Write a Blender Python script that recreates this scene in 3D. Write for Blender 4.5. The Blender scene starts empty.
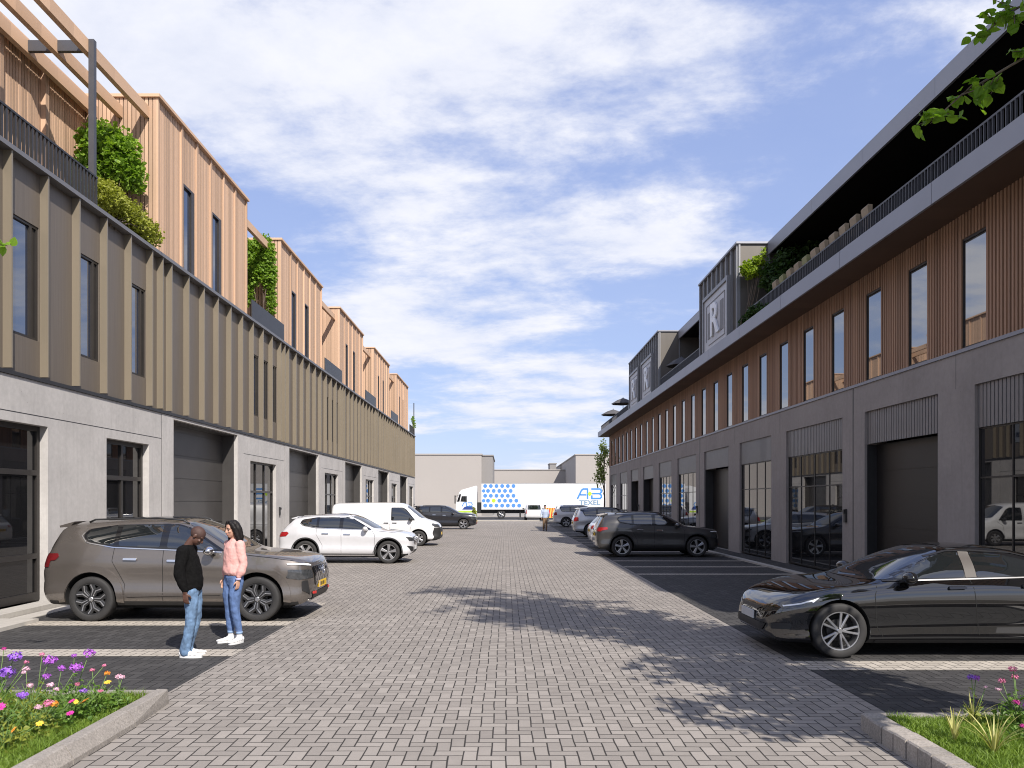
import bpy, bmesh, math, random
import numpy as np
from mathutils import Vector, Matrix
from mathutils.bvhtree import BVHTree
random.seed(7)
SC = bpy.context.scene
COL = SC.collection
R = math.radians

# ------------------------------------------------------------------ camera
cam_data = bpy.data.cameras.new("camera")
cam = bpy.data.objects.new("camera", cam_data)
COL.objects.link(cam)
cam.location = (0, 0, 2.0)
cam.rotation_euler = (R(90), 0, 0)
cam_data.sensor_width = 36.0
cam_data.lens = 27.77
cam_data.shift_x = 0.0059
cam_data.shift_y = 0.1147
cam_data.clip_start = 0.05
cam_data.clip_end = 3000
SC.camera = cam

# ------------------------------------------------------------------ world, sun, exposure
SUN = Vector((0.52, -1.0, 1.0)).normalized()          # direction towards the sun
SUN_EL = math.asin(SUN.z)
SUN_AZ = math.atan2(SUN.x, SUN.y)
world = bpy.data.worlds.new("World")
SC.world = world
world.use_nodes = True


def build_world():
    nt = world.node_tree
    N = nt.nodes
    N.clear()
    L = nt.links.new
    out = N.new("ShaderNodeOutputWorld")
    bg = N.new("ShaderNodeBackground")
    bg.inputs['Strength'].default_value = 0.125
    sky = N.new("ShaderNodeTexSky")
    sky.sky_type = 'NISHITA'
    sky.sun_disc = False
    sky.sun_elevation = SUN_EL
    sky.sun_rotation = SUN_AZ
    sky.air_density = 1.0
    sky.dust_density = 0.6
    sky.ozone_density = 2.2
    tc = N.new("ShaderNodeTexCoord")
    sep = N.new("ShaderNodeSeparateXYZ")
    L(tc.outputs['Generated'], sep.inputs[0])

    def m(op, a, b=None, clamp=False):
        n = N.new("ShaderNodeMath")
        n.operation = op
        n.use_clamp = clamp
        for i, v in enumerate((a, b)):
            if v is None:
                continue
            if isinstance(v, (int, float)):
                n.inputs[i].default_value = v
            else:
                L(v, n.inputs[i])
        return n.outputs[0]
    z = m('MAXIMUM', sep.outputs[2], 0.0)
    den = m('ADD', z, 0.16)
    px = m('DIVIDE', sep.outputs[0], den)
    py = m('DIVIDE', sep.outputs[1], den)
    comb = N.new("ShaderNodeCombineXYZ")
    L(px, comb.inputs[0])
    L(py, comb.inputs[1])

    def noise(scale, det, rough, off, dist=0.0, stretch=(1, 1, 1), rot=0.0):
        mp = N.new("ShaderNodeMapping")
        mp.inputs['Location'].default_value = off
        mp.inputs['Rotation'].default_value = (0, 0, rot)
        mp.inputs['Scale'].default_value = stretch
        L(comb.outputs[0], mp.inputs[0])
        n = N.new("ShaderNodeTexNoise")
        n.inputs['Scale'].default_value = scale
        n.inputs['Detail'].default_value = det
        n.inputs['Roughness'].default_value = rough
        n.inputs['Distortion'].default_value = dist
        L(mp.outputs[0], n.inputs['Vector'])
        return n.outputs['Fac']
    big = noise(1.15, 2.0, 0.5, (1.35, 12.4, 0), 0.2, (0.9, 1.1, 1), 0.35)
    fine = noise(3.0, 10.0, 0.64, (1.2, 4.0, 2.0), 0.1, (0.9, 1.1, 1), 0.5)
    streak = noise(7.0, 6.0, 0.65, (5.5, 1.0, 0.3), 0.4, (0.45, 1.5, 1), -0.6)
    s = m('ADD', m('MULTIPLY', big, 0.58), m('MULTIPLY', fine, 0.46))
    s = m('ADD', s, m('MULTIPLY', streak, 0.08))
    mr = N.new("ShaderNodeMapRange")
    mr.interpolation_type = 'SMOOTHSTEP'
    mr.inputs['From Min'].default_value = 0.475
    mr.inputs['From Max'].default_value = 0.64
    mr.inputs['To Min'].default_value = 0.09
    mr.inputs['To Max'].default_value = 0.93
    L(s, mr.inputs['Value'])
    # thin veil towards the horizon
    veil = m('MULTIPLY', m('POWER', m('SUBTRACT', 1.0, z, True), 6.0), 0.10)
    cov = m('MAXIMUM', m('MULTIPLY', mr.outputs[0], m('ADD', 0.70, m('MULTIPLY', fine, 0.6)), True), veil)
    # clear air: physical sky pulled towards the clean blue of a washed summer sky
    ramp = N.new("ShaderNodeMix")
    ramp.data_type = 'RGBA'
    L(m('POWER', z, 0.55), ramp.inputs['Factor'])
    ramp.inputs['A'].default_value = (2.8, 3.4, 5.2, 1)
    ramp.inputs['B'].default_value = (0.98, 1.55, 3.8, 1)
    hs = N.new("ShaderNodeMix")
    hs.data_type = 'RGBA'
    hs.inputs['Factor'].default_value = 0.75
    L(sky.outputs[0], hs.inputs['A'])
    L(ramp.outputs['Result'], hs.inputs['B'])
    cl = N.new("ShaderNodeMix")
    cl.data_type = 'RGBA'
    L(m('MULTIPLY', fine, 1.0, True), cl.inputs['Factor'])
    cl.inputs['A'].default_value = (3.9, 4.15, 4.9, 1)
    cl.inputs['B'].default_value = (5.6, 5.6, 5.9, 1)
    mix = N.new("ShaderNodeMix")
    mix.data_type = 'RGBA'
    L(cov, mix.inputs['Factor'])
    L(hs.outputs['Result'], mix.inputs['A'])
    L(cl.outputs['Result'], mix.inputs['B'])
    L(mix.outputs['Result'], bg.inputs['Color'])
    L(bg.outputs[0], out.inputs[0])


build_world()
sun_d = bpy.data.lights.new("sun", 'SUN')
sun_d.energy = 4.6
sun_d.angle = R(0.55)
sun_d.color = (1.0, 0.94, 0.86)
sun = bpy.data.objects.new("sun", sun_d)
COL.objects.link(sun)
sun.location = (20, -30, 40)
sun.rotation_euler = SUN.to_track_quat('Z', 'Y').to_euler()
SC.view_settings.view_transform = 'Standard'
SC.view_settings.look = 'None'
SC.view_settings.exposure = 0.58
SC.view_settings.gamma = 1.0
SC.view_settings.use_curve_mapping = False
SC.cycles.pixel_filter_type = 'BLACKMAN_HARRIS'
SC.cycles.filter_width = 1.05
SC.cycles.max_bounces = 6
SC.cycles.transparent_max_bounces = 12

# ------------------------------------------------------------------ materials
MATS = {}


def new_mat(name):
    m = bpy.data.materials.new(name)
    m.use_nodes = True
    nt = m.node_tree
    b = nt.nodes['Principled BSDF']
    return m, nt, b


def mathn(nt, op, a, b=None, c=None, clamp=False):
    n = nt.nodes.new("ShaderNodeMath")
    n.operation = op
    n.use_clamp = clamp
    for i, v in enumerate((a, b, c)):
        if v is None:
            continue
        if isinstance(v, (int, float)):
            n.inputs[i].default_value = v
        else:
            nt.links.new(v, n.inputs[i])
    return n.outputs[0]


def mixc(nt, f, a, b, mode='MIX'):
    n = nt.nodes.new("ShaderNodeMix")
    n.data_type = 'RGBA'
    n.blend_type = mode
    for k, v in (('Factor', f), ('A', a), ('B', b)):
        if isinstance(v, (int, float)):
            n.inputs[k].default_value = v
        elif isinstance(v, tuple):
            n.inputs[k].default_value = (*v[:3], 1)
        else:
            nt.links.new(v, n.inputs[k])
    return n.outputs['Result']


def noisen(nt, vec, scale, det=4, rough=0.55, dist=0.0):
    n = nt.nodes.new("ShaderNodeTexNoise")
    n.inputs['Scale'].default_value = scale
    n.inputs['Detail'].default_value = det
    n.inputs['Roughness'].default_value = rough
    n.inputs['Distortion'].default_value = dist
    if vec is not None:
        nt.links.new(vec, n.inputs['Vector'])
    return n.outputs['Fac']


def position(nt, scale=(1, 1, 1), loc=(0, 0, 0)):
    g = nt.nodes.new("ShaderNodeNewGeometry")
    mp = nt.nodes.new("ShaderNodeMapping")
    mp.inputs['Scale'].default_value = scale
    mp.inputs['Location'].default_value = loc
    nt.links.new(g.outputs['Position'], mp.inputs[0])
    return mp.outputs[0]


def remap(nt, v, a, b, c=0.0, d=1.0):
    n = nt.nodes.new("ShaderNodeMapRange")
    n.inputs[1].default_value = a
    n.inputs[2].default_value = b
    n.inputs[3].default_value = c
    n.inputs[4].default_value = d
    nt.links.new(v, n.inputs[0])
    return n.outputs[0]


def bump(nt, b, h, strength=0.3, dist=0.01):
    n = nt.nodes.new("ShaderNodeBump")
    n.inputs['Strength'].default_value = strength
    n.inputs['Distance'].default_value = dist
    nt.links.new(h, n.inputs['Height'])
    nt.links.new(n.outputs[0], b.inputs['Normal'])


def plain(name, col, rough=0.5, metal=0.0, var=0.12, scale=3.0, spec=0.5, coat=0.0, bumps=0.0, bscale=40, stretch=(1, 1, 1), emit=None):
    """one-colour material with mild procedural unevenness"""
    if name in MATS:
        return MATS[name]
    m, nt, b = new_mat(name)
    p = position(nt, stretch)
    n = noisen(nt, p, scale, 5, 0.6)
    f = remap(nt, n, 0.3, 0.7)
    lo = tuple(c * (1 - var) for c in col)
    hi = tuple(min(1, c * (1 + var)) for c in col)
    nt.links.new(mixc(nt, f, lo, hi), b.inputs['Base Color'])
    b.inputs['Roughness'].default_value = rough
    b.inputs['Metallic'].default_value = metal
    b.inputs['Specular IOR Level'].default_value = spec
    if coat:
        b.inputs['Coat Weight'].default_value = coat
        b.inputs['Coat Roughness'].default_value = 0.03
    if bumps:
        bump(nt, b, noisen(nt, p, bscale, 4, 0.6), bumps, 0.01)
    if emit:
        b.inputs['Emission Color'].default_value = (*emit[:3], 1)
        b.inputs['Emission Strength'].default_value = emit[3]
    MATS[name] = m
    return m


def concrete(name, col, var=0.21):
    if name in MATS:
        return MATS[name]
    m, nt, b = new_mat(name)
    p = position(nt)
    n1 = noisen(nt, p, 0.9, 6, 0.62, 0.4)
    n2 = noisen(nt, p, 9.0, 6, 0.65)
    streak = noisen(nt, position(nt, (3, 3, 0.25)), 2.2, 5, 0.6)
    f = remap(nt, mathn(nt, 'ADD', mathn(nt, 'MULTIPLY', n1, 0.6), mathn(nt, 'MULTIPLY', n2, 0.4)), 0.3, 0.7)
    c = mixc(nt, f, tuple(x * (1 - var) for x in col), tuple(x * (1 + var * 0.7) for x in col))
    c = mixc(nt, remap(nt, streak, 0.5, 0.8, 0, 0.34), c, tuple(x * 0.6 for x in col))
    # air holes
    v = nt.nodes.new("ShaderNodeTexVoronoi")
    v.inputs['Scale'].default_value = 5.0
    nt.links.new(p, v.inputs['Vector'])
    hole = mathn(nt, 'LESS_THAN', v.outputs['Distance'], 0.05)
    c = mixc(nt, mathn(nt, 'MULTIPLY', hole, 0.45), c, tuple(x * 0.4 for x in col))
    nt.links.new(c, b.inputs['Base Color'])
    b.inputs['Roughness'].default_value = 0.85
    bump(nt, b, n2, 0.12, 0.01)
    MATS[name] = m
    return m


def timber(name, col, axis='Y', pitch=0.115, var=0.28):
    """upright boards; a new tone for every board"""
    if name in MATS:
        return MATS[name]
    m, nt, b = new_mat(name)
    g = nt.nodes.new("ShaderNodeNewGeometry")
    s = nt.nodes.new("ShaderNodeSeparateXYZ")
    nt.links.new(g.outputs['Position'], s.inputs[0])
    u = s.outputs[1]
    if axis == 'X':
        u = s.outputs[0]
    if axis == 'XY':
        u = mathn(nt, 'ADD', s.outputs[0], s.outputs[1])
    cell = mathn(nt, 'FLOOR', mathn(nt, 'DIVIDE', u, pitch))
    w = nt.nodes.new("ShaderNodeTexWhiteNoise")
    w.noise_dimensions = '1D'
    nt.links.new(cell, w.inputs['W'])
    grain = noisen(nt, position(nt, (9, 9, 0.8)), 6.0, 5, 0.65, 0.6)
    f = mathn(nt, 'ADD', mathn(nt, 'MULTIPLY', w.outputs['Value'], 0.65), mathn(nt, 'MULTIPLY', grain, 0.4), clamp=True)
    c = mixc(nt, f, tuple(x * (1 - var) for x in col), tuple(min(1, x * (1 + var)) for x in col))
    nt.links.new(c, b.inputs['Base Color'])
    b.inputs['Roughness'].default_value = 0.7
    bump(nt, b, grain, 0.2, 0.01)
    MATS[name] = m
    return m


def herringbone(name, c1, c2, joint, w=0.113, var2=(0.5, 0.5, 0.5)):
    """block paving laid in a right-angled herringbone bond"""
    if name in MATS:
        return MATS[name]
    m, nt, b = new_mat(name)
    g = nt.nodes.new("ShaderNodeNewGeometry")
    s = nt.nodes.new("ShaderNodeSeparateXYZ")
    nt.links.new(g.outputs['Position'], s.inputs[0])
    A = lambda op, a, bb=None, c=None, clamp=False: mathn(nt, op, a, bb, c, clamp)
    wob = noisen(nt, position(nt), 2.0, 2, 0.5)
    x = A('ADD', A('DIVIDE', s.outputs[0], w), A('MULTIPLY', A('SUBTRACT', wob, 0.5), 0.25))
    y = A('ADD', A('DIVIDE', s.outputs[1], w), A('MULTIPLY', A('SUBTRACT', wob, 0.5), 0.25))
    i = A('FLOOR', x)
    j = A('FLOOR', y)
    fx = A('SUBTRACT', x, i)
    fy = A('SUBTRACT', y, j)
    k = A('FLOORED_MODULO', A('SUBTRACT', i, j), 4.0)
    is0 = A('COMPARE', k, 0.0, 0.5)
    is1 = A('COMPARE', k, 1.0, 0.5)
    is2 = A('COMPARE', k, 2.0, 0.5)
    is3 = A('COMPARE', k, 3.0, 0.5)
    # distance to each side; sides inside a brick are pushed away
    dl = A('ADD', fx, is1)
    dr = A('ADD', A('SUBTRACT', 1.0, fx), is0)
    db = A('ADD', fy, is2)
    dt = A('ADD', A('SUBTRACT', 1.0, fy), is3)
    d = A('MINIMUM', A('MINIMUM', dl, dr), A('MINIMUM', db, dt))
    ai = A('SUBTRACT', i, is1)
    aj = A('ADD', j, is3)
    cb = nt.nodes.new("ShaderNodeCombineXYZ")
    nt.links.new(ai, cb.inputs[0])
    nt.links.new(aj, cb.inputs[1])
    wn = nt.nodes.new("ShaderNodeTexWhiteNoise")
    wn.noise_dimensions = '2D'
    nt.links.new(cb.outputs[0], wn.inputs['Vector'])
    tone = wn.outputs['Value']
    big = noisen(nt, position(nt), 0.35, 4, 0.6)
    grit = noisen(nt, position(nt), 60.0, 4, 0.7)
    mid = noisen(nt, position(nt), 5.0, 4, 0.6)
    c = mixc(nt, tone, c1, c2)
    # a few odd blocks
    odd = A('GREATER_THAN', tone, 0.88)
    c = mixc(nt, A('MULTIPLY', odd, 0.5), c, tuple(q * 0.72 for q in c1))
    c = mixc(nt, remap(nt, big, 0.35, 0.7, 0, 0.42), c, tuple(q * 0.72 for q in c1))
    c = mixc(nt, remap(nt, mid, 0.5, 0.8, 0, 0.25), c, tuple(min(1, q * 1.2) for q in c2))
    c = mixc(nt, A('MULTIPLY', grit, 0.35), c, tuple(q * 0.6 for q in c1))
    jw = A('ADD', 0.026, A('MULTIPLY', mid, 0.05))
    jm = A('SUBTRACT', 1.0, A('DIVIDE', A('SUBTRACT', d, A('MULTIPLY', jw, 0.5)), jw, clamp=True), clamp=True)
    c = mixc(nt, A('MULTIPLY', jm, 1.0), c, joint)
    nt.links.new(c, b.inputs['Base Color'])
    b.inputs['Roughness'].default_value = 0.85
    b.inputs['Specular IOR Level'].default_value = 0.3
    h = A('SUBTRACT', A('ADD', A('MULTIPLY', grit, 0.08), A('MULTIPLY', tone, 0.15)), jm)
    bump(nt, b, h, 0.5, 0.008)
    MATS[name] = m
    return m


def granite(name, col):
    if name in MATS:
        return MATS[name]
    m, nt, b = new_mat(name)
    g = nt.nodes.new("ShaderNodeNewGeometry")
    n = noisen(nt, position(nt), 55, 5, 0.7)
    n2 = noisen(nt, position(nt), 7, 5, 0.65)
    c = mixc(nt, remap(nt, n, .3, .7), tuple(x * .6 for x in col), tuple(x * 1.25 for x in col))
    c = mixc(nt, remap(nt, n2, .45, .75, 0, .5), c, tuple(x * .6 for x in col))
    c = mixc(nt, 1.0, c, mixc(nt, g.outputs['Random Per Island'], (.72, .72, .72), (1.15, 1.13, 1.1)), 'MULTIPLY')
    nt.links.new(c, b.inputs['Base Color'])
    b.inputs['Roughness'].default_value = .85
    bump(nt, b, mathn(nt, 'ADD', n, n2), .45, .012)
    MATS[name] = m
    return m


def glass(name, tint=(0.012, 0.014, 0.016), ior=1.9, rough=0.015, wav=0.0):
    """dark glazing: nothing lit behind it, so it mirrors the street and sky"""
    if name in MATS:
        return MATS[name]
    m, nt, b = new_mat(name)
    b.inputs['Base Color'].default_value = (*tint, 1)
    b.inputs['Roughness'].default_value = rough
    b.inputs['IOR'].default_value = ior
    b.inputs['Specular IOR Level'].default_value = 0.5
    if wav:
        bump(nt, b, noisen(nt, position(nt), 0.7, 2, 0.5), wav, 0.02)
    MATS[name] = m
    return m


def paint(name, col, metal=0.0, flake=0.0, rough=0.35, spec=0.5):
    if name in MATS:
        return MATS[name]
    m, nt, b = new_mat(name)
    n = noisen(nt, position(nt), 2.0, 4, 0.6)
    c = mixc(nt, remap(nt, n, 0.3, 0.7), tuple(x * 0.94 for x in col), tuple(min(1, x * 1.04) for x in col))
    nt.links.new(c, b.inputs['Base Color'])
    b.inputs['Metallic'].default_value = metal
    b.inputs['Roughness'].default_value = rough
    b.inputs['Specular IOR Level'].default_value = spec
    b.inputs['Coat Weight'].default_value = 1.0
    b.inputs['Coat Roughness'].default_value = 0.015
    MATS[name] = m
    return m


def leafmat(name, c1, c2, trans=0.35):
    if name in MATS:
        return MATS[name]
    m, nt, b = new_mat(name)
    n = noisen(nt, position(nt), 9.0, 3, 0.6)
    g = nt.nodes.new("ShaderNodeNewGeometry")
    f = mathn(nt, 'ADD', mathn(nt, 'MULTIPLY', g.outputs['Random Per Island'], 0.7), mathn(nt, 'MULTIPLY', n, 0.3))
    c = mixc(nt, f, c1, c2)
    nt.links.new(c, b.inputs['Base Color'])
    b.inputs['Roughness'].default_value = 0.5
    b.inputs['Specular IOR Level'].default_value = 0.35
    tr = nt.nodes.new("ShaderNodeBsdfTranslucent")
    nt.links.new(mixc(nt, 1.0, c, (1.5, 1.6, 0.7), 'MULTIPLY'), tr.inputs['Color'])
    mx = nt.nodes.new("ShaderNodeMixShader")
    mx.inputs[0].default_value = trans
    nt.links.new(b.outputs[0], mx.inputs[1])
    nt.links.new(tr.outputs[0], mx.inputs[2])
    nt.links.new(mx.outputs[0], nt.nodes['Material Output'].inputs[0])
    MATS[name] = m
    return m


# ------------------------------------------------------------------ object helpers
def wloc(o):
    v = Vector((0, 0, 0))
    while o:
        v += Vector(o.location)
        o = o.parent
    return v


class MB:
    """collects shapes; build() links them as ONE mesh object"""

    def __init__(self):
        self.v = []
        self.f = []
        self.mi = []
        self.sm = []

    def add(self, vs, fs, mi=0, smooth=False):
        b = len(self.v)
        self.v += [tuple(p) for p in vs]
        for f in fs:
            self.f.append(tuple(b + i for i in f))
            self.mi.append(mi)
            self.sm.append(smooth)
        return self

    def box(self, x0, x1, y0, y1, z0, z1, mi=0):
        if x0 > x1:
            x0, x1 = x1, x0
        if y0 > y1:
            y0, y1 = y1, y0
        vs = [(x, y, z) for z in (z0, z1) for y in (y0, y1) for x in (x0, x1)]
        return self.add(vs, [(0, 2, 3, 1), (4, 5, 7, 6), (0, 1, 5, 4), (2, 6, 7, 3), (0, 4, 6, 2), (1, 3, 7, 5)], mi)

    def obox(self, c, ux, uy, uz, mi=0):
        """box from a centre and three half-axis vectors"""
        c, ux, uy, uz = Vector(c), Vector(ux), Vector(uy), Vector(uz)
        vs = [c + ux * a + uy * b_ + uz * d for d in (-1, 1) for b_ in (-1, 1) for a in (-1, 1)]
        return self.add(vs, [(0, 2, 3, 1), (4, 5, 7, 6), (0, 1, 5, 4), (2, 6, 7, 3), (0, 4, 6, 2), (1, 3, 7, 5)], mi)

    def bar(self, a, b_, w, h, mi=0):
        """square bar from a to b"""
        a, b_ = Vector(a), Vector(b_)
        d = b_ - a
        up = Vector((0, 0, 1)) if abs(d.normalized().z) < 0.95 else Vector((0, 1, 0))
        s = d.cross(up).normalized()
        u = s.cross(d).normalized()
        return self.obox((a + b_) / 2, d / 2, s * w / 2, u * h / 2, mi)

    def prism(self, poly, axis, a, b_, mi=0):
        """extrude a 2D polygon along an axis. axis X: poly=(y,z); Y: (x,z); Z: (x,y)"""
        def P(p, t):
            return {'X': (t, p[0], p[1]), 'Y': (p[0], t, p[1]), 'Z': (p[0], p[1], t)}[axis]
        n = len(poly)
        vs = [P(p, a) for p in poly] + [P(p, b_) for p in poly]
        fs = [tuple(range(n)), tuple(range(2 * n - 1, n - 1, -1))]
        fs += [(i, (i + 1) % n, n + (i + 1) % n, n + i) for i in range(n)]
        return self.add(vs, fs, mi)

    def tube(self, pts, radii, n=8, mi=0, smooth=True, caps=True):
        pts = [Vector(p) for p in pts]
        if isinstance(radii, (int, float)):
            radii = [radii] * len(pts)
        rings = []
        prev = None
        for i, p in enumerate(pts):
            if i == 0:
                d = pts[1] - pts[0]
            elif i == len(pts) - 1:
                d = pts[-1] - pts[-2]
            else:
                d = (pts[i + 1] - pts[i]).normalized() + (pts[i] - pts[i - 1]).normalized()
            d = d.normalized() if d.length > 1e-9 else Vector((0, 0, 1))
            if prev is None:
                ref = Vector((1, 0, 0)) if abs(d.x) < 0.8 else Vector((0, 1, 0))
                s = d.cross(ref).normalized()
            else:
                s = (prev - d * prev.dot(d))
                s = s.normalized() if s.length > 1e-6 else d.orthogonal().normalized()
            prev = s
            t = d.cross(s)
            rings.append([p + (s * math.cos(2 * math.pi * k / n) + t * math.sin(2 * math.pi * k / n)) * radii[i] for k in range(n)])
        vs = [q for r in rings for q in r]
        fs = []
        for i in range(len(pts) - 1):
            for k in range(n):
                fs.append((i * n + k, i * n + (k + 1) % n, (i + 1) * n + (k + 1) % n, (i + 1) * n + k))
        self.add(vs, fs, mi, smooth)
        if caps:
            b = len(self.v) - len(vs)
            self.f.append(tuple(b + k for k in range(n - 1, -1, -1)))
            self.mi.append(mi)
            self.sm.append(False)
            e = b + (len(pts) - 1) * n
            self.f.append(tuple(e + k for k in range(n)))
            self.mi.append(mi)
            self.sm.append(False)
        return self

    def lathe(self, prof, n=32, axis='Y', c=(0, 0, 0), mi=0, closed=False):
        """prof = (radius, height along axis)"""
        vs = []
        for r, h in prof:
            for k in range(n):
                a = 2 * math.pi * k / n
                ca, sa = math.cos(a) * r, math.sin(a) * r
                p = {'Y': (ca, h, sa), 'Z': (ca, sa, h), 'X': (h, ca, sa)}[axis]
                vs.append((p[0] + c[0], p[1] + c[1], p[2] + c[2]))
        fs = []
        m_ = len(prof)
        for i in range(m_ if closed else m_ - 1):
            i2 = (i + 1) % m_
            for k in range(n):
                fs.append((i * n + k, i * n + (k + 1) % n, i2 * n + (k + 1) % n, i2 * n + k))
        return self.add(vs, fs, mi, True)

    def ell(self, c, r, rot=None, nu=14, nv=10, mi=0):
        c = Vector(c)
        vs = []
        for i in range(nv + 1):
            th = math.pi * i / nv
            for k in range(nu):
                a = 2 * math.pi * k / nu
                p = Vector((r[0] * math.sin(th) * math.cos(a), r[1] * math.sin(th) * math.sin(a), r[2] * math.cos(th)))
                if rot is not None:
                    p = rot @ p
                vs.append(c + p)
        fs = []
        for i in range(nv):
            for k in range(nu):
                fs.append((i * nu + k, (i + 1) * nu + k, (i + 1) * nu + (k + 1) % nu, i * nu + (k + 1) % nu))
        return self.add(vs, fs, mi, True)

    def build(self, name, mats, parent=None, world=False, fix=True, sharp=None):
        me = bpy.data.meshes.new(name)
        off = wloc(parent) if (world and parent) else Vector((0, 0, 0))
        me.from_pydata([tuple(Vector(p) - off) for p in self.v], [], self.f)
        for mt in (mats if isinstance(mats, (list, tuple)) else [mats]):
            me.materials.append(mt)
        me.polygons.foreach_set('material_index', self.mi)
        me.polygons.foreach_set('use_smooth', self.sm)
        if fix:
            bm = bmesh.new()
            bm.from_mesh(me)
            bmesh.ops.recalc_face_normals(bm, faces=bm.faces)
            bm.to_mesh(me)
            bm.free()
        if sharp is not None:
            me.set_sharp_from_angle(angle=R(sharp))
        me.update()
        o = bpy.data.objects.new(name, me)
        COL.objects.link(o)
        if parent:
            o.parent = parent
        return o


def tag(o, label=None, cat=None, group=None, kind=None):
    if label:
        o['label'] = label
    if cat:
        o['category'] = cat
    if group:
        o['group'] = group
    if kind:
        o['kind'] = kind
    return o


def thing(name, label, cat, loc=(0, 0, 0), rz=0.0, group=None):
    o = bpy.data.objects.new(name, None)
    o.empty_display_size = 0.3
    COL.objects.link(o)
    o.location = loc
    o.rotation_euler = (0, 0, rz)
    return tag(o, label, cat, group)


def inst(name, mesh, parent, loc=(0, 0, 0), rot=None, scale=None):
    o = bpy.data.objects.new(name, mesh)
    COL.objects.link(o)
    o.parent = parent
    o.location = loc
    if rot:
        o.rotation_euler = rot
    if scale:
        o.scale = scale
    return o


def copy_thing(root, loc, rz, label=None, group=None, scale=None):
    r = root.copy()
    COL.objects.link(r)
    r.location = loc
    r.rotation_euler = (0, 0, rz)
    if label:
        r['label'] = label
    if group:
        r['group'] = group
    if scale:
        r.scale = scale
    for ch in list(root.children):
        c = ch.copy()
        COL.objects.link(c)
        c.parent = r
        for g in list(ch.children):
            d = g.copy()
            COL.objects.link(d)
            d.parent = c
    return r


def text_mesh(s, size, depth, name, mat, parent, loc, rot, sx=1.0, world=False):
    cu = bpy.data.curves.new(name, 'FONT')
    cu.body = s
    cu.size = size
    cu.extrude = depth
    cu.offset = size * .018
    cu.align_x = 'CENTER'
    cu.align_y = 'CENTER'
    t = bpy.data.objects.new(name, cu)
    COL.objects.link(t)
    dg = bpy.context.evaluated_depsgraph_get()
    me = bpy.data.meshes.new_from_object(t.evaluated_get(dg))
    bpy.data.objects.remove(t)
    bpy.data.curves.remove(cu)
    me.materials.clear()
    me.materials.append(mat)
    o = bpy.data.objects.new(name, me)
    COL.objects.link(o)
    o.parent = parent
    o.location = Vector(loc) - (wloc(parent) if world else Vector((0, 0, 0)))
    o.rotation_euler = rot
    o.scale = (sx, 1, 1)
    return o


def evaluated_mesh(o):
    dg = bpy.context.evaluated_depsgraph_get()
    dg.update()
    return bpy.data.meshes.new_from_object(o.evaluated_get(dg))


# leaves ---------------------------------------------------------------
def leaf(mb, p, size, rnd, round_=True, mi=0, droop=0.3):
    """one folded leaf"""
    d = Vector((rnd.gauss(0, 1), rnd.gauss(0, 1), rnd.gauss(0, 0.7) - droop)).normalized()
    s = d.cross(Vector((rnd.gauss(0, 1), rnd.gauss(0, 1), rnd.gauss(0, 1) + 1.2)))
    s = s.normalized() if s.length > 1e-4 else d.orthogonal()
    n = s.cross(d).normalized()
    p = Vector(p)
    w = size * (0.42 if round_ else 0.24)
    k = size * 0.12
    prof = ((.06, .42), (.24, .95), (.50, 1.0), (.76, .62)) if round_ else ((.2, .8), (.55, 1.0))
    pts = [p] + [p + d * size * a + s * w * b_ + n * k for a, b_ in prof] + [p + d * size] + [p + d * size * a - s * w * b_ + n * k for a, b_ in reversed(prof)]
    h = len(prof) + 1
    mb.add(pts, [tuple(range(0, h + 1)), (0,) + tuple(range(h, 2 * h))], mi)
# ================================================================== SETTING: ground, paving
M_ROAD = herringbone('block_paving_grey', (0.245, 0.220, 0.198), (0.362, 0.327, 0.294), (0.026, 0.023, 0.021))
M_DARK = herringbone('block_paving_dark', (0.042, 0.040, 0.040), (0.085, 0.081, 0.080), (0.010, 0.010, 0.010))
M_STRIP = herringbone('block_paving_pale', (0.40, 0.36, 0.31), (0.50, 0.45, 0.39), (0.06, 0.055, 0.05))
M_SLAB = concrete('pavement_concrete', (0.30, 0.28, 0.265))
M_ASPH = plain('asphalt', (0.055, 0.055, 0.058), 0.9, var=0.25, scale=4, bumps=0.2, bscale=120)
M_SAND = plain('open_ground', (0.26, 0.25, 0.235), 0.95, var=0.2, scale=0.2)
M_KERB = concrete('kerb_concrete', (0.40, 0.375, 0.34), 0.2)
M_GRANITE = granite('kerb_granite', (0.33, 0.30, 0.272))
M_SOIL = plain('soil', (0.045, 0.035, 0.022), 0.95, var=0.4, scale=12, bumps=0.6, bscale=30)


def sheet(name, poly, z, mat):
    mb = MB()
    mb.add([(x, y, z) for x, y in poly], [tuple(range(len(poly)))])
    o = mb.build(name, mat, fix=False)
    return tag(o, kind='structure')


def rect(x0, x1, y0, y1):
    return [(x0, y0), (x1, y0), (x1, y1), (x0, y1)]


sheet('ground', rect(-900, 900, -200, 1500), -0.012, M_SAND)
sheet('road', rect(-3.54, 3.6, -14, 80.0), 0.0, M_ROAD)
sheet('parking_area', rect(-8.9, -3.54, -14, 15.25), 0.0, M_DARK)
sheet('forecourt', rect(-8.9, -3.54, 15.25, 77.5), 0.0, M_ROAD)
sheet('parking_area', rect(3.6, 8.9, -14, 77.5), 0.0, M_DARK)
sheet('cross_street', rect(-200, 200, 80.25, 101), -0.004, M_ASPH)
mb = MB().box(-200, 200, 80.0, 80.25, -0.05, 0.10)
tag(mb.build('kerb', M_KERB), kind='structure')
mb = MB().box(-200, 200, 101, 101.2, -0.05, 0.12).box(-200, 200, 101.2, 106, -0.05, 0.11)
tag(mb.build('pavement', M_SLAB), kind='structure')
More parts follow.
